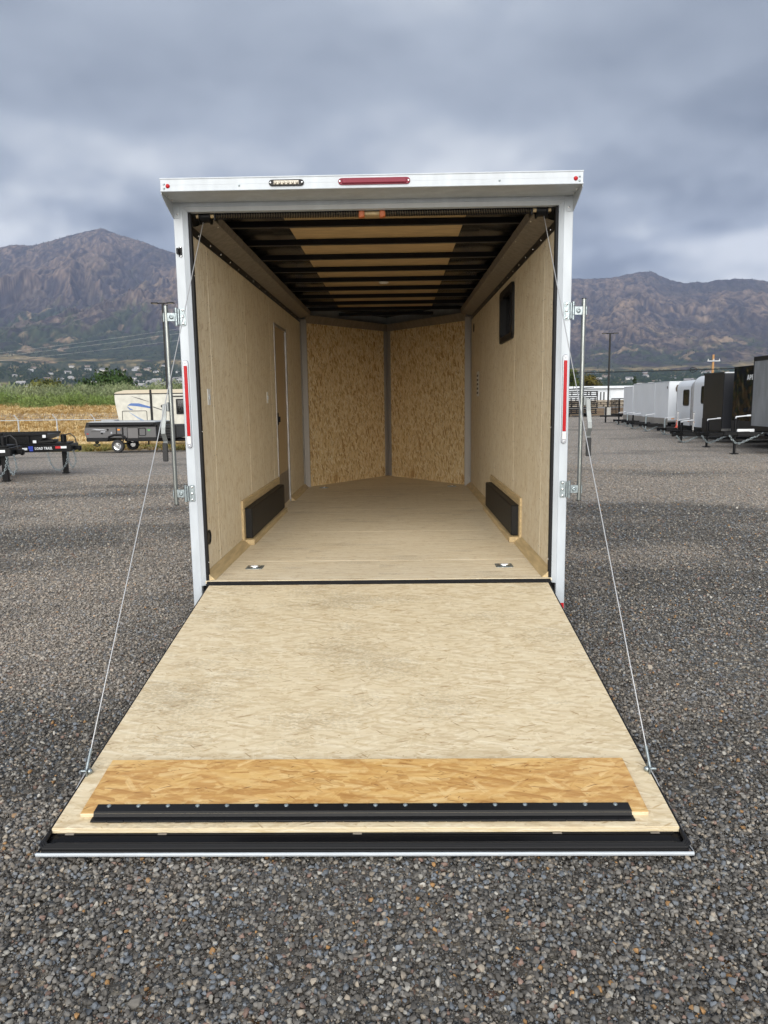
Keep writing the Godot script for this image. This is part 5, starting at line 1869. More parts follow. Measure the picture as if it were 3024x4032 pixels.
func build_camper() -> void:
	# folded pop-up camper; local x along its side, origin under the visible wheel
	var T := thing("folded_camper", "dark grey folded pop-up camper standing on the edge of the gravel", "camper", Vector3(-12.65, -0.615, -28.8), deg_to_rad(-2.0))
	var grey := mat(lin(0.085, 0.083, 0.085), 0.4)
	var s := mb()
	var side := [Vector2(-1.42, 0.68), Vector2(1.85, 0.68), Vector2(1.85, 1.15), Vector2(-1.44, 1.15), Vector2(-1.5, 0.95)]
	prism(s, side, Transform3D(Basis(), Vector3(0, 0, -2.0)), 2.0, 0.02)
	obj("body", s, grey, T)
	s = mb()
	prism(s, [Vector2(-1.44, 1.155), Vector2(1.87, 1.155), Vector2(1.86, 1.36), Vector2(-1.36, 1.38)], Transform3D(Basis(), Vector3(0, 0, -2.02)), 2.04, 0.03)
	obj("folded_roof", s, M.black_satin, T)
	s = mb()
	prism(s, [Vector2(-1.3, 1.38), Vector2(1.84, 1.362), Vector2(1.8, 1.40), Vector2(-1.2, 1.42)], Transform3D(Basis(), Vector3(0, 0, -1.95)), 1.9, 0.02)
	bx(s, -0.95, -0.3, 1.41, 1.46, -1.2, -0.6, 0.02)
	obj("roof_top", s, M.galv, T)
	s = mb()
	rod(s, Vector3(-1.2, 1.27, 0.05), Vector3(1.8, 1.27, 0.05), 0.075, 12)
	obj("rolled_awning", s, M.black, T)
	s = mb()
	bx(s, -1.42, -0.38, 0.50, 0.70, -1.98, -0.02, 0.02)
	obj("lower_skirt", s, M.black, T)
	s = mb()
	bx(s, 0.40, 1.86, 0.50, 0.70, -1.98, -0.02, 0.02)
	obj("lower_skirt", s, M.black, T)
	s = mb()
	tube(s, [Vector3(-0.42, 0.52, 0.0), Vector3(-0.34, 0.72, 0.01), Vector3(-0.1, 0.80, 0.01), Vector3(0.2, 0.80, 0.01), Vector3(0.38, 0.72, 0.01), Vector3(0.44, 0.52, 0.0)], 0.05, 8)
	obj("fender", s, M.black, T)
	wheel(T, Vector3(0.0, 0.29, -0.14), 0.29, 0.2, Vector3(0, 0, 1), M.chrome)
	wheel(T, Vector3(0.0, 0.29, -1.86), 0.29, 0.2, Vector3(0, 0, -1), M.chrome)
	s = mb()
	rod(s, Vector3(0, 0.36, -1.8), Vector3(0, 0.36, -0.2), 0.04, 8)
	obj("axle", s, M.black_frame, T)
	s = mb()
	ring_plate(s, rrect(0.52, 0.5, 0.03), rrect(0.48, 0.46, 0.02), facing(Vector3(0, 0, 1), Vector3(0.78, 0.88, 0.0)), 0.02)
	var d := obj("baggage_door", s, M.black, T)
	s = mb()
	bx(s, 0.54, 1.02, 0.65, 1.11, -0.002, 0.012, 0.004)
	obj("door_skin", s, mat(lin(0.11, 0.105, 0.105), 0.4), d)
	s = mb()
	ring_plate(s, rrect(0.34, 0.36, 0.06), rrect(0.28, 0.30, 0.05), facing(Vector3(0, 0, 1), Vector3(1.22, 0.93, 0.0)), 0.02)
	obj("hatch", s, M.black, T)
	s = mb()
	bx(s, 0.28, 0.34, 0.5, 1.14, -0.01, 0.03, 0.006)
	obj("side_bracket", s, M.black, T)
	s = mb()
	bx(s, 0.0, 0.04, 0.75, 1.14, -0.01, 0.02, 0.006)
	obj("side_bracket", s, M.black, T)
	s = mb()
	bx(s, 0.08, 0.2, 1.0, 1.07, 0.0, 0.03, 0.008)
	obj("amber_light", s, M.amber, T)
	s = mb()
	bx(s, -1.38, -1.28, 0.84, 0.88, 0.0, 0.012, 0.004)
	obj("red_light", s, M.red, T)
	s = mb()
	prism(s, [Vector2(-1.15, 1.09), Vector2(-0.55, 1.06), Vector2(-0.42, 1.02), Vector2(-0.9, 1.03)], Transform3D(Basis(), Vector3(0, 0, 0.0)), 0.006)
	obj("graphic", s, M.clear_grey, T)
	s = mb()
	bx(s, -0.72, -0.5, 0.93, 0.965, 0.0, 0.006)
	obj("sticker", s, M.clear_grey, T)
	s = mb()
	bx(s, -0.25, -0.17, 0.86, 0.95, 0.0, 0.02, 0.005)
	obj("socket_cover", s, M.clear_grey, T)
	s = mb()
	bx(s, -1.16, -0.35, 0.955, 0.968, 0.0, 0.004)
	obj("dark_stripe", s, M.black, T)
	for q in [[-0.38, 1.04], [-0.66, 0.88]]:
		s = mb()
		prism(s, stadium(0.1, 0.09), facing(Vector3(0, 0, 1), Vector3(q[0], q[1], 0)), 0.02, 0.006)
		obj("dark_fitting", s, M.black, T)
	s = mb()
	prism(s, [Vector2(1.45, 1.02), Vector2(1.53, 1.04), Vector2(1.61, 1.02), Vector2(1.55, 0.97), Vector2(1.5, 0.97)], Transform3D(Basis(), Vector3(0, 0, 0.0)), 0.006)
	obj("green_badge", s, mat(lin(0.08, 0.4, 0.08), 0.5), T)
	s = mb()
	ring_plate(s, [Vector2(-0.2, 0), Vector2(0, -0.09), Vector2(0.2, 0), Vector2(0, 0.09)], [Vector2(-0.1, 0), Vector2(0, -0.045), Vector2(0.1, 0), Vector2(0, 0.045)], facing(Vector3(0, 0, 1), Vector3(-1.05, 0.34, -0.3)), 0.04)
	bx(s, -1.1, -1.0, 0.42, 0.52, -0.4, -0.2)
	obj("scissor_jack", s, M.black, T)
	# front deck with a dark storage box and the draw bar
	s = mb()
	bx(s, 1.86, 2.75, 0.62, 1.22, -1.9, -0.1, 0.03)
	obj("front_box", s, M.black_satin, T)
	for k in 4:
		s = mb()
		bx(s, 1.95, 2.7, 0.70 + k * 0.12, 0.73 + k * 0.12, -0.1, -0.06, 0.006)
		obj("front_box_rail", s, M.black_gloss, T)
	s = mb()
	rod(s, Vector3(1.8, 0.52, -0.3), Vector3(3.9, 0.5, -1.0), 0.05, 8)
	rod(s, Vector3(1.8, 0.52, -1.7), Vector3(3.9, 0.5, -1.0), 0.05, 8)
	rod(s, Vector3(3.7, 0.0, -1.0), Vector3(3.7, 0.75, -1.0), 0.035, 8)
	obj("draw_bar", s, M.black_frame, T)


func build_fifth_wheel() -> void:
	var T := thing("travel_trailer", "cream travel trailer with blue swoosh graphics behind the folded camper", "camper", Vector3(-15.75, -0.95, -37.0), deg_to_rad(-3.0))
	var cream := mat(lin(0.58, 0.565, 0.50), 0.4)
	tri_tex(cream, noise_tex(0.02, 71, 256, FastNoiseLite.TYPE_SIMPLEX_SMOOTH, 0.88, 1.0), Vector3(0.4, 0.4, 0.4))
	var s := mb()
	prism(s, [Vector2(0.3, 0.62), Vector2(9.0, 0.62), Vector2(9.0, 3.12), Vector2(0.0, 3.12), Vector2(0.0, 2.7)], Transform3D(Basis(), Vector3(0, 0, -2.4)), 2.4, 0.03)
	obj("body", s, cream, T)
	s = mb()
	prism(s, [Vector2(-0.03, 3.10), Vector2(9.0, 3.10), Vector2(9.0, 3.34), Vector2(0.6, 3.30), Vector2(0.1, 3.2)], Transform3D(Basis(), Vector3(0, 0, -2.35)), 2.38, 0.06)
	obj("roof", s, mat(lin(0.50, 0.44, 0.34), 0.6), T)
	s = mb()
	bx(s, 0.0, 8.9, 3.06, 3.11, -0.002, 0.035, 0.008)
	obj("dark_trim", s, M.black, T)
	s = mb()
	bx(s, 2.05, 2.18, 0.64, 3.3, 0.0, 0.05, 0.02)
	obj("dark_trim", s, M.black, T)
	s = mb()
	ring_plate(s, rrect(1.45, 1.0, 0.08), rrect(1.39, 0.94, 0.06), facing(Vector3(0, 0, 1), Vector3(1.12, 1.65, 0.0)), 0.012)
	obj("storage_hatch", s, M.black, T)
	s = mb()
	ring_plate(s, rrect(2.6, 1.75, 0.02), rrect(2.45, 1.62, 0.02), facing(Vector3(0, 0, 1), Vector3(4.6, 2.08, 0.0)), 0.04)
	var sl := obj("slide_out", s, M.black, T)
	s = mb()
	ring_plate(s, rrect(0.7, 0.85, 0.03), rrect(0.56, 0.70, 0.02), facing(Vector3(0, 0, 1), Vector3(3.9, 2.35, 0.0)), 0.05)
	obj("window_frame", s, M.black, sl)
	s = mb()
	bx(s, 3.6, 4.2, 1.95, 2.75, 0.01, 0.02)
	obj("pane", s, M.glass, sl)
	s = mb()
	bx(s, 4.7, 5.15, 1.78, 1.95, 0.0, 0.03, 0.01)
	obj("vent", s, M.black, T)
	s = mb()
	prism(s, stadium(0.18, 0.17), facing(Vector3(0, 0, 1), Vector3(2.75, 2.38, 0)), 0.03, 0.01)
	obj("vent", s, M.black, T)
	var sweep := func(pts: Array, w: Array, m: Material) -> void:
		var q := mb()
		for i in pts.size() - 1:
			poly(q, [Vector3(pts[i].x, pts[i].y + w[i], 0.006), Vector3(pts[i + 1].x, pts[i + 1].y + w[i + 1], 0.006), Vector3(pts[i + 1].x, pts[i + 1].y - w[i + 1], 0.006), Vector3(pts[i].x, pts[i].y - w[i], 0.006)], Vector3(0, 0, 1))
		obj("graphic", q, m, T)
	var blue := mat(lin(0.05, 0.12, 0.33), 0.35)
	var pale := mat(lin(0.22, 0.29, 0.42), 0.35)
	var dark := mat(lin(0.07, 0.07, 0.07), 0.4)
	sweep.call([Vector2(0.75, 2.45), Vector2(0.95, 2.5), Vector2(1.4, 2.47), Vector2(2.04, 2.32)], [0.01, 0.07, 0.09, 0.05], blue)
	sweep.call([Vector2(0.72, 2.38), Vector2(0.85, 2.25), Vector2(1.05, 2.2)], [0.02, 0.05, 0.01], blue)
	sweep.call([Vector2(0.8, 2.08), Vector2(1.3, 1.75), Vector2(1.9, 1.42), Vector2(2.7, 1.2)], [0.01, 0.05, 0.06, 0.01], pale)
	sweep.call([Vector2(1.0, 2.95), Vector2(1.5, 2.8), Vector2(2.04, 2.62)], [0.005, 0.03, 0.005], dark)
	sweep.call([Vector2(2.2, 2.35), Vector2(2.7, 2.18), Vector2(3.2, 2.06)], [0.03, 0.025, 0.005], dark)
	sweep.call([Vector2(4.6, 1.62), Vector2(5.2, 1.5), Vector2(6.5, 1.42)], [0.02, 0.03, 0.01], dark)
	sweep.call([Vector2(4.5, 1.35), Vector2(5.3, 1.2), Vector2(6.5, 1.1)], [0.02, 0.03, 0.01], pale)
	text("lettering", "SU", 0.2, 0.01, Transform3D(Basis(), Vector3(5.0, 2.3, 0.006)), M.clear_grey, T, 1.5)
	s = mb()
	bx(s, 4.35, 5.4, 3.3, 3.72, -1.6, -0.8, 0.08)
	bx(s, 4.3, 4.5, 3.3, 3.66, -1.55, -0.85, 0.03)
	obj("roof_air_unit", s, M.black_satin, T)
	s = mb()
	bx(s, 4.5, 5.45, 3.72, 3.9, -1.6, -0.8, 0.08)
	obj("air_unit_cover", s, M.white_far, T)
	for x: float in [5.6, 6.5]:
		wheel(T, Vector3(x, 0.36, -0.2), 0.36, 0.22, Vector3(0, 0, 1), M.alu)
		wheel(T, Vector3(x, 0.36, -2.2), 0.36, 0.22, Vector3(0, 0, -1), M.alu)
	s = mb()
	bx(s, 0.5, 8.9, 0.45, 0.64, -2.3, -0.1, 0.02)
	obj("underframe", s, M.black_frame, T)
	for z: float in [-0.3, -2.1]:
		s = mb()
		rod(s, Vector3(1.0, 0.0, z), Vector3(1.0, 0.5, z), 0.05, 8)
		obj("landing_leg", s, M.black_frame, T)


func build_pickup() -> void:
	var T := thing("pickup_truck", "white pickup truck mostly hidden behind the left corner post of the trailer", "pickup truck", Vector3(-9.0, -0.66, -31.0), deg_to_rad(-6.0))
	var s := mb()
	prism(s, [Vector2(-0.75, 0.48), Vector2(4.8, 0.48), Vector2(4.8, 1.12), Vector2(2.9, 1.12), Vector2(2.7, 1.15), Vector2(0.75, 1.12), Vector2(-0.6, 1.02), Vector2(-0.75, 0.85)], Transform3D(Basis(), Vector3(0, 0, -1.9)), 1.9, 0.06)
	obj("body", s, M.white_far, T)
	s = mb()
	prism(s, [Vector2(0.85, 1.12), Vector2(2.75, 1.12), Vector2(2.6, 1.72), Vector2(1.35, 1.74)], Transform3D(Basis(), Vector3(0, 0, -1.8)), 1.7, 0.08)
	obj("cab", s, M.white_far, T)
	s = mb()
	prism(s, [Vector2(1.1, 1.18), Vector2(2.5, 1.18), Vector2(2.42, 1.62), Vector2(1.45, 1.64)], Transform3D(Basis(), Vector3(0, 0, -0.12)), 0.05)
	obj("side_window", s, M.black_gloss, T)
	s = mb()
	bx(s, -0.84, -0.7, 0.42, 0.62, -1.85, -0.05, 0.04)
	obj("bumper", s, M.chrome, T)
	s = mb()
	bx(s, -0.78, -0.72, 0.62, 0.88, -1.5, -0.4, 0.01)
	obj("grille", s, M.black_satin, T)
	for x: float in [0.25, 3.7]:
		wheel(T, Vector3(x, 0.37, -0.12), 0.37, 0.24, Vector3(0, 0, 1), M.alu)
		wheel(T, Vector3(x, 0.37, -1.78), 0.37, 0.24, Vector3(0, 0, -1), M.alu)


# ---------------------------------------------------------------- right of the trailer
func parked(called: String, label: String, fx: float, cz: float, w: float, L: float, h0: float, h1: float, jx: float, skin: Material, o := {}) -> Node3D:
	# an enclosed trailer seen from its front: local x runs back from the front wall, local z across
	var T := thing(called, label, "trailer", Vector3(fx, 0, cz), o.get("turn", 0.0), "trailers parked in a row, right of the trailer")
	var side_m: Material = o.get("side", skin)
	var trim: Material = o.get("trim", skin)
	var nose: float = o.get("nose", 0.0)
	var s := mb()
	var hw := w * 0.5
	var r: float = o.get("round", 0.0)
	# body: side walls, front and roof as separate skins
	s = mb()
	if r > 0.0:
		# front wall with rounded corners at the top and the sides
		var prof := []
		for k in 7:
			var t := PI / 2 * k / 6.0
			prof.append(Vector2(r - r * cos(t), -r + r * sin(t)))
		for k in 6:
			var a: Vector2 = prof[k]
			var b: Vector2 = prof[k + 1]
			poly(s, [Vector3(a.x, h1 + a.y, -hw + 0.16), Vector3(a.x, h1 + a.y, hw - 0.16), Vector3(b.x, h1 + b.y, hw - 0.16), Vector3(b.x, h1 + b.y, -hw + 0.16)], Vector3(-1 + k * 0.15, k * 0.17, 0))
		bx(s, 0.0, 0.04, h0, h1 - r, -hw + 0.16, hw - 0.16)
	elif nose > 0.0:
		for sg: float in [-1.0, 1.0]:
			var a := Vector3(nose, 0, hw * sg)
			var b := Vector3(0, 0, 0)
			var q := [a + Vector3(0, h0, 0), b + Vector3(0, h0, 0), b + Vector3(0, h1, 0), a + Vector3(0, h1, 0)]
			poly(s, q, Vector3(-1, 0, sg))
			poly(s, [q[0] + Vector3(0.03, 0, 0), q[1] + Vector3(0.03, 0, 0), q[2] + Vector3(0.03, 0, 0), q[3] + Vector3(0.03, 0, 0)], Vector3(1, 0, -sg))
	else:
		bx(s, 0.0, 0.04, h0, h1, -hw + 0.012, hw - 0.012, 0.006)
	obj("front_wall", s, skin, T)
	s = mb()
	bx(s, nose + 0.02 + r, L, h0, h1 - 0.03, hw - 0.03, hw, 0.006)
	bx(s, nose + 0.02 + r, L, h0, h1 - 0.03, -hw, -hw + 0.03, 0.006)
	bx(s, L - 0.03, L, h0, h1 - 0.03, -hw + 0.03, hw - 0.03)
	obj("side_wall", s, side_m, T)
	s = mb()
	bx(s, nose + r * 0.9, L, h1 - 0.03, h1 + 0.012, -hw - 0.006, hw + 0.006, 0.01)
	if nose > 0.0: prism(s, [Vector2(0, 0), Vector2(nose, hw), Vector2(nose, -hw)], Transform3D(Basis(Vector3.RIGHT, Vector3(0, 0, 1), Vector3(0, -1, 0)), Vector3(0, h1 + 0.012, 0)), 0.04)
	obj("roof", s, o.get("roof", trim), T)
	if r > 0.0:
		s = mb()
		for sg: float in [-1.0, 1.0]:
			s = mb()
			var pts := []
			for y in [h0 + 0.02, h0 + 0.5, h1 - r]: pts.append(Vector3(0.155, y, (hw - 0.155) * sg))
			for k in range(1, 7):
				var t := PI / 2 * k / 6.0
				pts.append(Vector3(0.155 + (r - 0.155) * (1 - cos(t)), h1 - r + (r - 0.155) * sin(t), (hw - 0.155) * sg))
			tube(s, pts, 0.157, 14)
			obj("corner_cap", s, M.alu if o.get("alu", false) else skin, T)
	# floor, frame and axles
	s = mb()
	bx(s, nose * 0.6, L, h0 - 0.12, h0 - 0.005, -hw + 0.02, hw - 0.02, 0.006)
	obj("underframe", s, M.black_frame, T)
	for zz in [hw - 0.16, -hw + 0.16]:
		for k in 2:
			wheel(T, Vector3(L * 0.56 + k * 0.82, 0.33, zz), 0.33, 0.2, Vector3(0, 0, signf(zz)), M.galv)
	# draw bar
	var lx := jx - fx
	s = mb()
	var dy := h0 - 0.16
	for sg: float in [-1.0, 1.0]:
		var a := Vector3(nose * 0.8 + 0.3, dy, 0.5 * sg)
		var b := Vector3(lx + 0.05, dy, 0.04 * sg)
		var d := (b - a).normalized()
		box(s, (a + b) * 0.5, Vector3((b - a).length(), 0.11, 0.06), 0.006, Basis(d, Vector3.UP, d.cross(Vector3.UP)))
	bx(s, lx - 0.30, lx + 0.08, dy - 0.05, dy + 0.06, -0.05, 0.05, 0.012)
	rod(s, Vector3(lx - 0.28, dy - 0.06, 0), Vector3(lx - 0.28, dy + 0.07, 0), 0.05, 10)
	obj("draw_bar", s, M.black_frame, T)
	s = mb()
	rod(s, Vector3(lx, 0.02, 0.0), Vector3(lx, dy + 0.12, 0.0), 0.035, 10)
	rod(s, Vector3(lx, dy + 0.1, 0.0), Vector3(lx, dy + 0.42, 0.0), 0.043, 10)
	bx(s, lx - 0.09, lx + 0.09, 0.0, 0.02, -0.09, 0.09, 0.004)
	var j := obj("jack", s, M.zinc if o.get("pale_jack", false) else M.black_frame, T)
	s = mb()
	tube(s, [Vector3(lx, dy + 0.42, 0), Vector3(lx, dy + 0.46, 0.0), Vector3(lx + 0.30, dy + 0.49, 0.03)], 0.018, 8)
	rod(s, Vector3(lx + 0.28, dy + 0.49, 0.03), Vector3(lx + 0.38, dy + 0.495, 0.03), 0.026, 8)
	obj("crank", s, M.white_far, j)
	s = mb()
	chain(s, [Vector3(lx - 0.18, dy - 0.03, 0.07), Vector3(lx - 0.02, dy - 0.24, 0.10), Vector3(lx + 0.2, dy - 0.20, 0.14), Vector3(lx + 0.62, dy + 0.04, 0.28)], 0.075, 0.011)
	obj("safety_chain", s, M.zinc, T)
	s = mb()
	bx(s, nose + r, L, h0 - 0.02, h0 + 0.06, hw - 0.004, hw + 0.008, 0.004)
	obj("rub_rail", s, M.alu, T)
	if o.get("guard", false):
		s = mb()
		bx(s, -0.012, -0.002, h0 - 0.16, h0 + 0.16, -hw + 0.01, hw - 0.01, 0.003)
		var g := obj("stone_guard", s, M.alu, T)
		s = mb()
		for i in 9:
			for k in 4: box(s, Vector3(-0.013, h0 - 0.13 + k * 0.085, -hw + 0.1 + i * (w - 0.2) / 8.0), Vector3(0.004, 0.05, 0.014), 0.0, Basis(Vector3.RIGHT, 0.8 if (i + k) % 2 else -0.8))
		tag(obj("tread", s, M.alu, g), "", "", "", "stuff")
	if o.get("rack", false):
		# perforated aluminium corner guard on the draw bar, with lamps along its edge
		s = mb()
		var xf := Transform3D(Basis(Vector3(0.35, 0, -0.94).normalized(), Vector3.UP, Vector3(0.94, 0, 0.35).normalized()), Vector3(lx + 0.42, h0 + 0.22, 0.25))
		ring_plate(s, rrect(0.62, 0.74, 0.08), rrect(0.54, 0.66, 0.05), xf, 0.03)
		var g := obj("corner_guard", s, M.alu, T)
		s = mb()
		for i in 8:
			box(s, xf * Vector3(-0.235 + i * 0.067, 0, 0.012), Vector3(0.045, 0.66, 0.006), 0.0, xf.basis)
		tag(obj("grille_bar", s, M.alu, g), "", "", "", "stuff")
		for k in 4:
			s = mb()
			box(s, xf * Vector3(-0.285, 0.22 - k * 0.16, 0.02), Vector3(0.04, 0.07, 0.04), 0.01, xf.basis)
			obj("marker", s, M.tape_white, g)
	if o.get("window", false):
		s = mb()
		ring_plate(s, rrect(0.62, 0.66, 0.09), rrect(0.54, 0.58, 0.07), facing(Vector3(-1, 0, 0), Vector3(-0.001, h1 - 0.72, hw * 0.32)), 0.02)
		var win := obj("window", s, M.black_satin, T)
		s = mb()
		prism(s, rrect(0.56, 0.60, 0.075), facing(Vector3(-1, 0, 0), Vector3(-0.002, h1 - 0.72, hw * 0.32)), 0.008)
		obj("pane", s, M.black_gloss, win)
		s = mb()
		bx(s, -0.015, 0.0, h0 + 0.16, h0 + 0.20, -hw + 0.2, -hw + 0.34, 0.004)
		obj("amber_marker", s, M.amber, T)
		s = mb()
		bx(s, -0.015, 0.0, h0 + 0.16, h0 + 0.20, hw - 0.34, hw - 0.2, 0.004)
		obj("amber_marker", s, M.amber, T)
	return T


func build_right_yard() -> void:
	var silver := mat(lin(0.27, 0.285, 0.30), 0.5, 0.3)
	tri_tex(silver, noise_tex(0.012, 81, 256, FastNoiseLite.TYPE_SIMPLEX_SMOOTH, 0.84, 1.0), Vector3(0.8, 0.3, 0.8))
	var T := parked("enclosed_trailer", "tall silver-grey enclosed trailer with black trim, nearest in the row at right edge", 10.24, -15.6, 2.05, 5.0, 0.70, 2.62, 9.35, silver, {"trim": M.black, "side": silver})
	var s := mb()
	bx(s, -0.012, 0.05, 2.52, 2.645, -1.035, 1.035, 0.006)
	bx(s, -0.010, 0.05, 0.55, 0.72, -1.03, 1.03, 0.006)
	bx(s, -0.010, 0.03, 0.72, 2.52, -1.035, -1.0, 0.006)
	obj("front_trim", s, M.black, T)
	for z: float in [-0.42, 0.35]:
		s = mb()
		for k in 24: dome(s, Vector3(-0.001, 0.8 + k * 0.07, z), Vector3(-1, 0, 0), 0.010, 0.005, 6)
		tag(obj("rivet", s, M.galv, T), "", "", "", "stuff")
	s = mb()
	bx(s, -0.25, 0.5, 0.40, 0.56, -0.6, 0.6, 0.02)
	obj("front_crossmember", s, M.black_gloss, T)
	text("lettering", "5708", 0.05, 0.004, facing(Vector3(-1, 0, 0), Vector3(-0.256, 0.47, -0.1)), M.tape_white, T)
	s = mb()
	bx(s, -0.75, -0.28, 0.58, 0.66, -0.26, -0.18, 0.01)
	obj("white_box", s, M.tape_white, T)

	var wavy := mat(lin(0.006, 0.006, 0.007), 0.1, 0.0, 0.2)
	wavy.normal_enabled = true
	var nn := FastNoiseLite.new()
	nn.seed = 55
	nn.frequency = 0.006
	nn.fractal_octaves = 2
	var nim := nn.get_seamless_image(512, 512)
	nim.bump_map_to_normal_map(9.0)
	wavy.normal_texture = ImageTexture.create_from_image(nim)
	wavy.uv1_triplanar = true
	wavy.uv1_scale = Vector3(0.7, 0.4, 0.7)
	wavy.normal_scale = 0.8
	T = parked("enclosed_trailer", "glossy black enclosed trailer with rippled front, second in the row beside the silver-grey one", 10.98, -18.5, 2.0, 5.0, 0.55, 2.47, 9.8, wavy, {"trim": M.black})
	s = mb()
	bx(s, -0.012, 0.0, 0.40, 0.78, -0.99, 0.99, 0.004)
	obj("kick_panel", s, M.black_satin, T)
	text("lettering", "APE", 0.15, 0.006, facing(Vector3(-1, 0, 0.0), Vector3(-0.002, 2.12, 0.13)), M.tape_white, T, 1.1)

	var dark := mat(lin(0.013, 0.0125, 0.0125), 0.36, 0.0, 0.3)
	var charcoal := mat(lin(0.042, 0.044, 0.05), 0.3, 0.2)
	T = parked("enclosed_trailer", "matt black enclosed trailer with charcoal side and white roof edge, third in the row", 11.02, -21.1, 1.6, 5.2, 0.42, 2.34, 10.0, dark, {"side": charcoal, "trim": M.black, "roof": M.white_far})
	s = mb()
	bx(s, -0.012, 0.0, 0.40, 0.80, -0.79, 0.79, 0.004)
	obj("front_band", s, M.black_satin, T)
	s = mb()
	bx(s, -0.02, 0.04, 2.29, 2.36, -0.805, 0.805, 0.008)
	obj("front_band", s, M.black_satin, T)
	s = mb()
	lathe(s, [Vector2(0.24, 0), Vector2(0.24, 0.04), Vector2(0.20, 0.10), Vector2(0.10, 0.17), Vector2(0, 0.19)], Transform3D(Basis(), Vector3(2.2, 2.35, 0.1)), 18)
	obj("roof_vent", s, M.white_far, T)

	T = parked("stock_trailer", "white trailer with rounded nose and dark window, beside the matt black trailer", 11.65, -23.6, 1.8, 5.0, 0.40, 2.34, 10.85, M.white_far, {"round": 0.34, "alu": true, "window": true, "rack": true, "trim": M.alu, "pale_jack": false})
	T = parked("stock_trailer", "white trailer with rounded nose and dark window, beside the one with round emblem", 12.17, -26.7, 1.8, 5.0, 0.38, 2.24, 11.43, M.white_far, {"round": 0.34, "alu": true, "window": true, "rack": true, "trim": M.alu, "pale_jack": true})
	T = parked("enclosed_trailer", "white enclosed trailer with round emblem in front and dark vent on its side", 12.38, -29.9, 1.8, 5.0, 0.45, 2.24, 11.7, M.white_far, {"guard": true, "pale_jack": true})
	s = mb()
	prism(s, stadium(0.13, 0.129, 8), facing(Vector3(-1, 0, 0), Vector3(-0.002, 1.98, 0.70)), 0.004)
	obj("round_emblem", s, mat(lin(0.10, 0.10, 0.11), 0.4), T)
	s = mb()
	prism(s, [Vector2(-0.26, 0.02), Vector2(-0.2, 0.16), Vector2(-0.05, 0.17), Vector2(0.26, 0.0), Vector2(0.1, -0.12), Vector2(-0.14, -0.18), Vector2(-0.24, -0.12)], facing(Vector3(0, 0, 1), Vector3(0.55, 1.93, 0.9)), 0.05, 0.02)
	obj("side_vent", s, mat(lin(0.10, 0.075, 0.055), 0.4), T)
	for x: float in [0.15, 1.3]:
		s = mb()
		bx(s, x, x + 0.14, 0.56, 0.60, 0.9, 0.915, 0.004)
		obj("amber_marker", s, M.amber, T)
	parked("enclosed_trailer", "plain white enclosed trailer just beyond the one with the round emblem", 12.9, -33.2, 1.8, 5.0, 0.42, 2.26, 12.15, M.white_far, {"guard": true})
	parked("enclosed_trailer", "plain white enclosed trailer, second farthest of the white ones in the row", 13.25, -35.9, 1.8, 5.0, 0.42, 2.28, 12.7, M.white_far, {"guard": true, "pale_jack": true})
	parked("enclosed_trailer", "plain white enclosed trailer farthest in the row, beside the open cage trailer", 13.6, -38.8, 1.7, 4.6, 0.40, 2.17, 13.1, M.white_far, {"guard": true})
	# open utility trailer with a mesh cage, at the far end of the row
	T = thing("utility_trailer", "open black utility trailer with mesh cage at the far end of the row", "trailer", Vector3(14.0, 0, -42.6))
	s = mb()
	bx(s, 0.0, 4.0, 0.45, 0.55, -0.9, 0.9, 0.01)
	obj("deck", s, M.black_frame, T)
	s = mb()
	for z: float in [-0.9, 0.9]:
		rod(s, Vector3(0, 1.5, z), Vector3(4, 1.5, z), 0.03, 6)
		for k in 9: rod(s, Vector3(k * 0.5, 0.5, z), Vector3(k * 0.5, 1.5, z), 0.022, 6)
	for k in 7: rod(s, Vector3(0, 0.5, -0.9 + k * 0.3), Vector3(0, 1.5, -0.9 + k * 0.3), 0.022, 6)
	for y: float in [0.8, 1.15, 1.5]: rod(s, Vector3(0, y, -0.9), Vector3(0, y, 0.9), 0.022, 6)
	obj("cage", s, M.black_frame, T)
	s = mb()
	rod(s, Vector3(0.3, 0.42, -0.5), Vector3(-0.95, 0.42, 0), 0.05, 8)
	rod(s, Vector3(0.3, 0.42, 0.5), Vector3(-0.95, 0.42, 0), 0.05, 8)
	rod(s, Vector3(-0.6, 0.0, 0), Vector3(-0.6, 1.0, 0), 0.05, 8)
	obj("draw_bar", s, M.black_frame, T)
	for z: float in [-1.0, 1.0]: wheel(T, Vector3(2.2, 0.33, z), 0.33, 0.2, Vector3(0, 0, signf(z)), M.galv)
	s = mb()
	lathe(s, [Vector2(0.17, 0), Vector2(0.17, 0.02), Vector2(0.1, 0.03), Vector2(0.03, 0.42), Vector2(0, 0.43)], Transform3D(Basis().scaled(Vector3(0.6, 0.6, 0.6)), Vector3(11.75, 0.30, -26.2)), 12)
	tag(obj("orange_cone", s, mat(lin(0.6, 0.09, 0.05), 0.5), self), "small orange-red cone beside the draw bar of a white trailer", "traffic cone")

	build_frame_stack()
	# lamp post on a concrete foot
	build_lamp_post(Vector3(18.57, 0, -60.45), 7.02, "tall dark lamp post with two heads on a concrete foot behind the yard")
	# bank, road, stone wall and the low white building behind the yard
	var r := RandomNumberGenerator.new()
	r.seed = 515
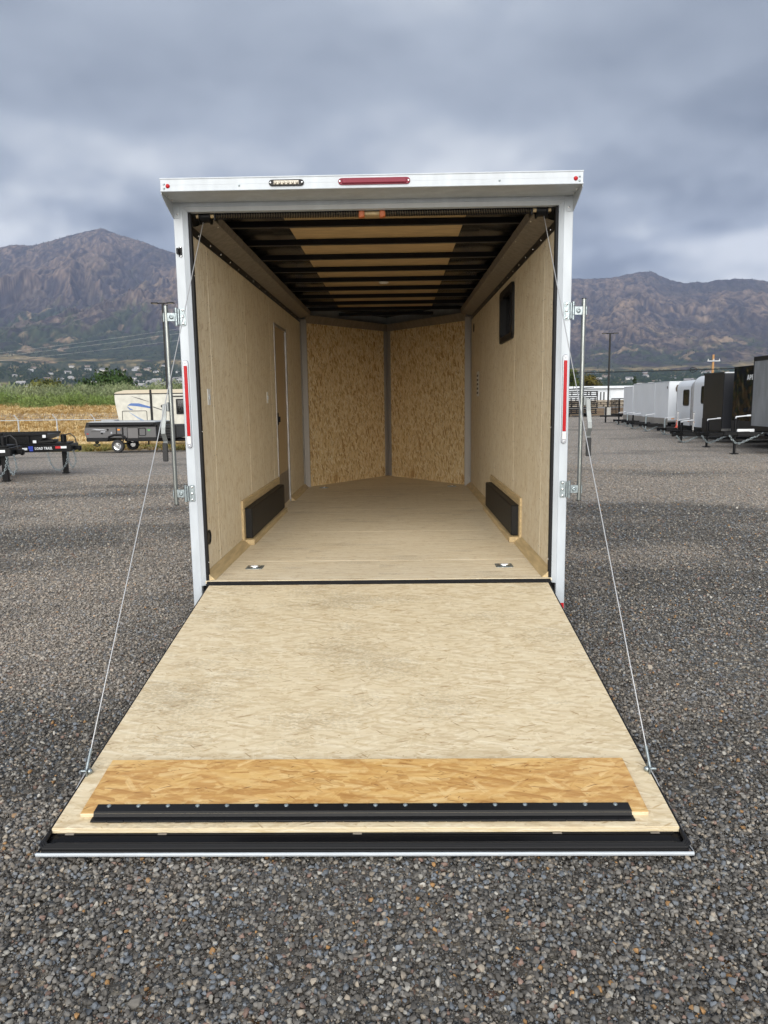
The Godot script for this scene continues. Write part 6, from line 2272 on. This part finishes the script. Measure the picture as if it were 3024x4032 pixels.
	var mesh := grid_mesh(steps(2, 110, 1.2, 0.0, 0.0), steps(-74, -60.5, 0.6, 0.0, 0.0),
		func(x: float, z: float) -> float:
			var t: float = clampf((-61.5 - z) / 9.0, 0.0, 1.0)
			return -0.06 + 0.55 * sin(PI * t * 0.62) + patch.get_noise_2d(x * 1.2, z * 1.2) * 0.22 * clampf((-z - 61.0), 0.0, 1.0),
		func(x: float, z: float) -> Color: return Color(0.19, 0.125, 0.085).lerp(Color(0.30, 0.23, 0.14), clampf(0.4 + patch.get_noise_2d(x * 2.0, z * 2.0) * 2.0, 0, 1)))
	tag(node("dirt_bank", mesh, M.grassland, self), "low bank of brown dirt behind the lamp post", "bank", "", "structure")
	s = mb()
	bx(s, 2, 110, 0.0, 0.50, -84, -73.5)
	tag(obj("road", s, mat(lin(0.20, 0.19, 0.18), 0.9), self), "grey road behind the dirt bank, before the stone wall", "road", "", "structure")
	T = thing("stone_wall", "low wall of brown and grey stones below the white building", "wall", Vector3(0, 0.5, -86))
	var stones: Array = []
	for k in 5: stones.append(mat(lin(0.19 + 0.03 * k, 0.155 + 0.028 * k, 0.115 + 0.025 * k), 0.9))
	s = mb()
	bx(s, 8, 60, -0.2, 0.80, -0.6, -0.12)
	obj("core", s, mat(lin(0.1, 0.085, 0.07), 0.95), T)
	var variants := []
	for k in 3:
		s = mb()
		box(s, Vector3.ZERO, Vector3(0.72, 0.29, 0.3), 0.06 + 0.02 * k)
		variants.append(s.commit())
	for row in 3:
		for k in 26:
			var st := node("stone", variants[r.randi() % 3], stones[r.randi() % 5], T)
			st.position = Vector3(20.2 + k * 0.78 + (0.39 if row % 2 else 0.0) + r.randf_range(-0.05, 0.05), 0.05 + row * 0.305, -0.02 + r.randf_range(-0.04, 0.04))
			st.rotation.z = r.randf_range(-0.06, 0.06)
	T = thing("white_building", "long low white building with a pale metal roof behind the stone wall", "building", Vector3(20, 1.2, -92))
	s = mb()
	bx(s, -12, 22, -0.3, 1.55, -9, 0)
	obj("wall", s, M.white_far, T)
	s = mb()
	bx(s, -12.4, 22.4, 1.55, 1.86, -9.4, 0.4, 0.03)
	obj("roof", s, M.white_far, T)
	s = mb()
	bx(s, -12.4, 22.4, 1.44, 1.55, 0.02, 0.14)
	obj("gutter", s, M.galv, T)
	var gl := mat(lin(0.05, 0.055, 0.06), 0.15)
	s = mb()
	ring_plate(s, rrect(2.5, 1.4, 0.02), rrect(2.3, 1.25, 0.02), facing(Vector3(0, 0, 1), Vector3(6.55, 0.6, 0.0)), 0.05)
	var dr := obj("panel_frame", s, M.white, T)
	for k in 3:
		s = mb()
		bx(s, 6.0 + k * 0.42, 6.2 + k * 0.42, 0.05, 1.1, 0.0, 0.03)
		obj("window", s, gl, T)
	s = mb()
	bx(s, 11.4, 11.9, 0.45, 0.9, 0.0, 0.03)
	obj("window", s, gl, T)
	s = mb()
	ring_plate(s, rrect(0.7, 0.65, 0.02), rrect(0.5, 0.45, 0.02), facing(Vector3(0, 0, 1), Vector3(11.65, 0.68, 0.0)), 0.05)
	obj("window_frame", s, M.white, T)
	var bearing := func(az: float, d: float) -> Vector3: return Vector3(sin(deg_to_rad(az)) * d, 0, -cos(deg_to_rad(az)) * d)
	for q in [["olive_tree", 14.95, 116.0, 5.0, 5.2, lin(0.105, 0.085, 0.018), 21, "round olive-brown tree behind the white building, left of the lamp post", false],
			["olive_tree", 15.65, 119.0, 4.4, 3.8, lin(0.085, 0.080, 0.02), 22, "smaller olive-brown tree touching the round one, just left of the lamp post", false],
			["tall_green_tree", 13.35, 112.0, 6.3, 5.0, lin(0.085, 0.105, 0.025), 23, "tall yellow-green tree beside the right corner post of the trailer", false],
			["conifer", 18.25, 135.0, 5.8, 2.6, lin(0.028, 0.042, 0.02), 24, "narrow dark conifer above the far white trailers", true],
			["conifer", 23.1, 140.0, 5.2, 2.6, lin(0.028, 0.038, 0.022), 25, "small dark treetop above the roof of the black trailer", true]]:
		var p: Vector3 = bearing.call(q[1], q[2])
		tree(q[0], q[7], Vector3(p.x, -0.3, p.z), q[3], q[4], q[5], q[6], 1300, q[8])


func build_frame_stack() -> void:
	# small trailer frames stacked one on another
	var s := mb()
	var proto := thing("trailer_frame", "black steel trailer frame, lowest of the stack beside the right post", "trailer frame", Vector3(14.9, 0.22, -59.5), 0.0, "stacked black trailer frames")
	for z: float in [-1.0, 1.0]: bx(s, -2.2, 2.2, 0.0, 0.10, z - 0.05, z + 0.05, 0.006)
	for x: float in [-2.15, -1.1, 0.0, 1.1, 2.15]: bx(s, x - 0.04, x + 0.04, 0.0, 0.09, -0.95, 0.95, 0.006)
	bx(s, -2.16, 2.16, 0.03, 0.06, -0.96, 0.96)
	obj("bed_frame", s, M.black_frame, proto)
	s = mb()
	for z: float in [-1.0, 1.0]:
		bx(s, -2.2, 2.2, 0.34, 0.43, z - 0.03, z + 0.03, 0.006)
		bx(s, -2.2, 2.2, 0.20, 0.27, z - 0.025, z + 0.025, 0.006)
	for x: float in [-2.17, 2.17]: bx(s, x - 0.03, x + 0.03, 0.36, 0.42, -0.97, 0.97, 0.006)
	obj("top_rail", s, M.black_frame, proto)
	s = mb()
	for z: float in [-1.0, 1.0]:
		for x: float in [-2.1, -1.3, -0.5, 0.5, 1.3, 2.1]:
			s = mb()
			bx(s, x - 0.04, x + 0.04, 0.1, 0.36, z - 0.03, z + 0.03, 0.004)
			obj("stake", s, M.black_frame, proto)
	var names := ["second from the bottom", "third from the bottom", "fourth from the bottom"]
	for k in 3:
		var c := again(proto, "black steel trailer frame, %s of the stack beside the right post" % names[k])
		c.position = Vector3(14.9 + [0.06, -0.05, 0.04][k], 0.22 + 0.50 * (k + 1), -59.5 + [0.05, -0.04, 0.02][k])
		c.rotation.y = [0.02, -0.03, 0.01][k]
	var top := thing("ramp_gate", "black mesh ramp gate lying on top of the stacked trailer frames", "gate", Vector3(14.9, 2.2, -59.5))
	s = mb()
	for z: float in [-0.9, 0.9]: rod(s, Vector3(-1.9, 0, z), Vector3(1.9, 0.25, z), 0.035, 6)
	for k in 9: rod(s, Vector3(-1.9 + k * 0.475, 0.03 * k, -0.9), Vector3(-1.9 + k * 0.475, 0.03 * k, 0.9), 0.025, 6)
	obj("frame", s, M.black_frame, top)
	s = mb()
	for k in 6: rod(s, Vector3(-1.8 + k * 0.4, 0.1, 0.92), Vector3(-1.8 + k * 0.4, 0.75, 0.92), 0.02, 5)
	rod(s, Vector3(-1.8, 0.75, 0.92), Vector3(0.2, 0.75, 0.92), 0.02, 5)
	obj("upright_mesh", s, M.black_frame, top)
	var sk := thing("timber_skid", "weathered timber skid under the stacked trailer frames", "timber", Vector3(14.9, 0, -59.5))
	for x: float in [-1.7, 0.0, 1.7]:
		s = mb()
		bx(s, x - 0.1, x + 0.1, -0.02, 0.22, -1.1, 1.1, 0.01)
		obj("beam", s, M.bark, sk)


# ---------------------------------------------------------------- loose stones
func build_gravel() -> void:
	var r := RandomNumberGenerator.new()
	r.seed = 1234
	var kinds := []
	for k in 3:
		# an angular pebble: a rough ball cut by a few flats
		var ico := SphereMesh.new()
		ico.radius = 0.5
		ico.height = 1.0
		ico.radial_segments = 7
		ico.rings = 3
		var arr := ico.get_mesh_arrays()
		var v: PackedVector3Array = arr[Mesh.ARRAY_VERTEX]
		var ix: PackedInt32Array = arr[Mesh.ARRAY_INDEX]
		var cuts := []
		for i in 9: cuts.append([Vector3(r.randfn(), r.randfn(), r.randfn()).normalized(), r.randf_range(0.17, 0.38)])
		for i in v.size():
			for c in cuts:
				var d: float = v[i].dot(c[0])
				if d > c[1]: v[i] -= c[0] * (d - c[1])
		var s := mb()
		for i in range(0, ix.size(), 3):
			var a := v[ix[i]]
			var b := v[ix[i + 1]]
			var c := v[ix[i + 2]]
			var n := (b - a).cross(c - a)
			if n.length() < 1e-7: continue
			n = n.normalized()
			var mid := (a + b + c) / 3.0
			if n.dot(mid) < 0: n = -n
			var soft := func(p: Vector3) -> Vector3: return (n + p.normalized() * 0.7).normalized()
			tri(s, a, b, c, soft.call(a), soft.call(b), soft.call(c))
		kinds.append(s.commit())
	var at := [[], [], []]
	var tint := [PackedColorArray(), PackedColorArray(), PackedColorArray()]
	# zones: z from, z to, stones per square metre, smallest and largest size
	for zone in [[4.4, 2.0, 36000, 0.004, 0.028], [2.0, -1.0, 16500, 0.005, 0.029], [-1.0, -5.0, 4500, 0.009, 0.036], [-5.0, -13.0, 1250, 0.014, 0.044]]:
		var depth: float = zone[0] - zone[1]
		for slab in 8:
			var z1: float = zone[0] - depth * slab / 8.0
			var z0: float = zone[0] - depth * (slab + 1) / 8.0
			var far := 4.75 - z0
			var hw := far * 0.58 + (0.7 if far < 10.0 else 0.3)
			var n := int((z1 - z0) * hw * 2.0 * zone[2])
			for i in n:
				var x := r.randf_range(-hw - 0.1, hw + 0.35)
				var z := r.randf_range(z0, z1)
				if absf(x) < 0.95 and z < 2.35: continue
				if absf(x) < 1.02 and z < 0.0: continue
				var u := r.randf()
				var size: float = zone[3] + (zone[4] - zone[3]) * pow(u, 5.5)
				if r.randf() < 0.0012: size *= 1.9
				var b := Basis.from_euler(Vector3(r.randf() * TAU, r.randf() * TAU, r.randf() * TAU))
				b = Basis(Vector3(1, 0, 0), Vector3(0, r.randf_range(0.62, 1.0), 0), Vector3(0, 0, 1)) * b
				b = b * Basis.from_scale(Vector3(size * r.randf_range(0.8, 1.35), size * r.randf_range(0.6, 1.0), size * r.randf_range(0.7, 1.0)))
				var k := r.randi() % 3
				at[k].append(Transform3D(b, Vector3(x, ground_y(x, z) - 0.006 + size * r.randf_range(0.1, 0.42), z)))
				var d := paleness(x, z)
				# stones turn paler and tan with the ground; fines keep to darker colours
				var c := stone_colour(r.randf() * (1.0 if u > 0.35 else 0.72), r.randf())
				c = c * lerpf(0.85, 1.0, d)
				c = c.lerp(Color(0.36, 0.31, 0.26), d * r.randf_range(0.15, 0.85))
				tint[k].append(c)
	var heap := thing("gravel", "loose grey, blue-grey and tan gravel stones covering the yard round the ramp", "gravel")
	heap.set_meta("kind", "stuff")
	for k in 3:
		scatter("stones", kinds[k], M.stone, at[k], tint[k], "", "", heap)


func build_lamp_post(at: Vector3, h: float, label: String) -> void:
	var T := thing("street_lamp", label, "street lamp", at, 0.0, "two-headed lamp posts round the yard")
	var s := mb()
	lathe(s, [Vector2(0.30, -0.2), Vector2(0.30, 0.69), Vector2(0.27, 0.73), Vector2(0, 0.73)], Transform3D(), 20)
	obj("concrete_foot", s, M.concrete, T)
	s = mb()
	bx(s, -0.15, 0.15, 0.73, 0.78, -0.15, 0.15, 0.01)
	bx(s, -0.065, 0.065, 0.78, h + 0.02, -0.065, 0.065, 0.01)
	obj("pole", s, M.black_satin, T)
	s = mb()
	rod(s, Vector3(-0.35, h, 0), Vector3(0.35, h, 0), 0.035, 8)
	obj("arm", s, M.black_satin, T)
	for x: float in [-1.0, 1.0]:
		s = mb()
		box(s, Vector3(x * 0.47, h + 0.01, 0), Vector3(0.42, 0.07, 0.3), 0.015)
		var hd := obj("lamp_head", s, M.black_satin, T)
		s = mb()
		bx(s, x * 0.47 - 0.15, x * 0.47 + 0.15, h - 0.035, h - 0.024, -0.1, 0.1)
		obj("lens", s, M.plastic, hd)
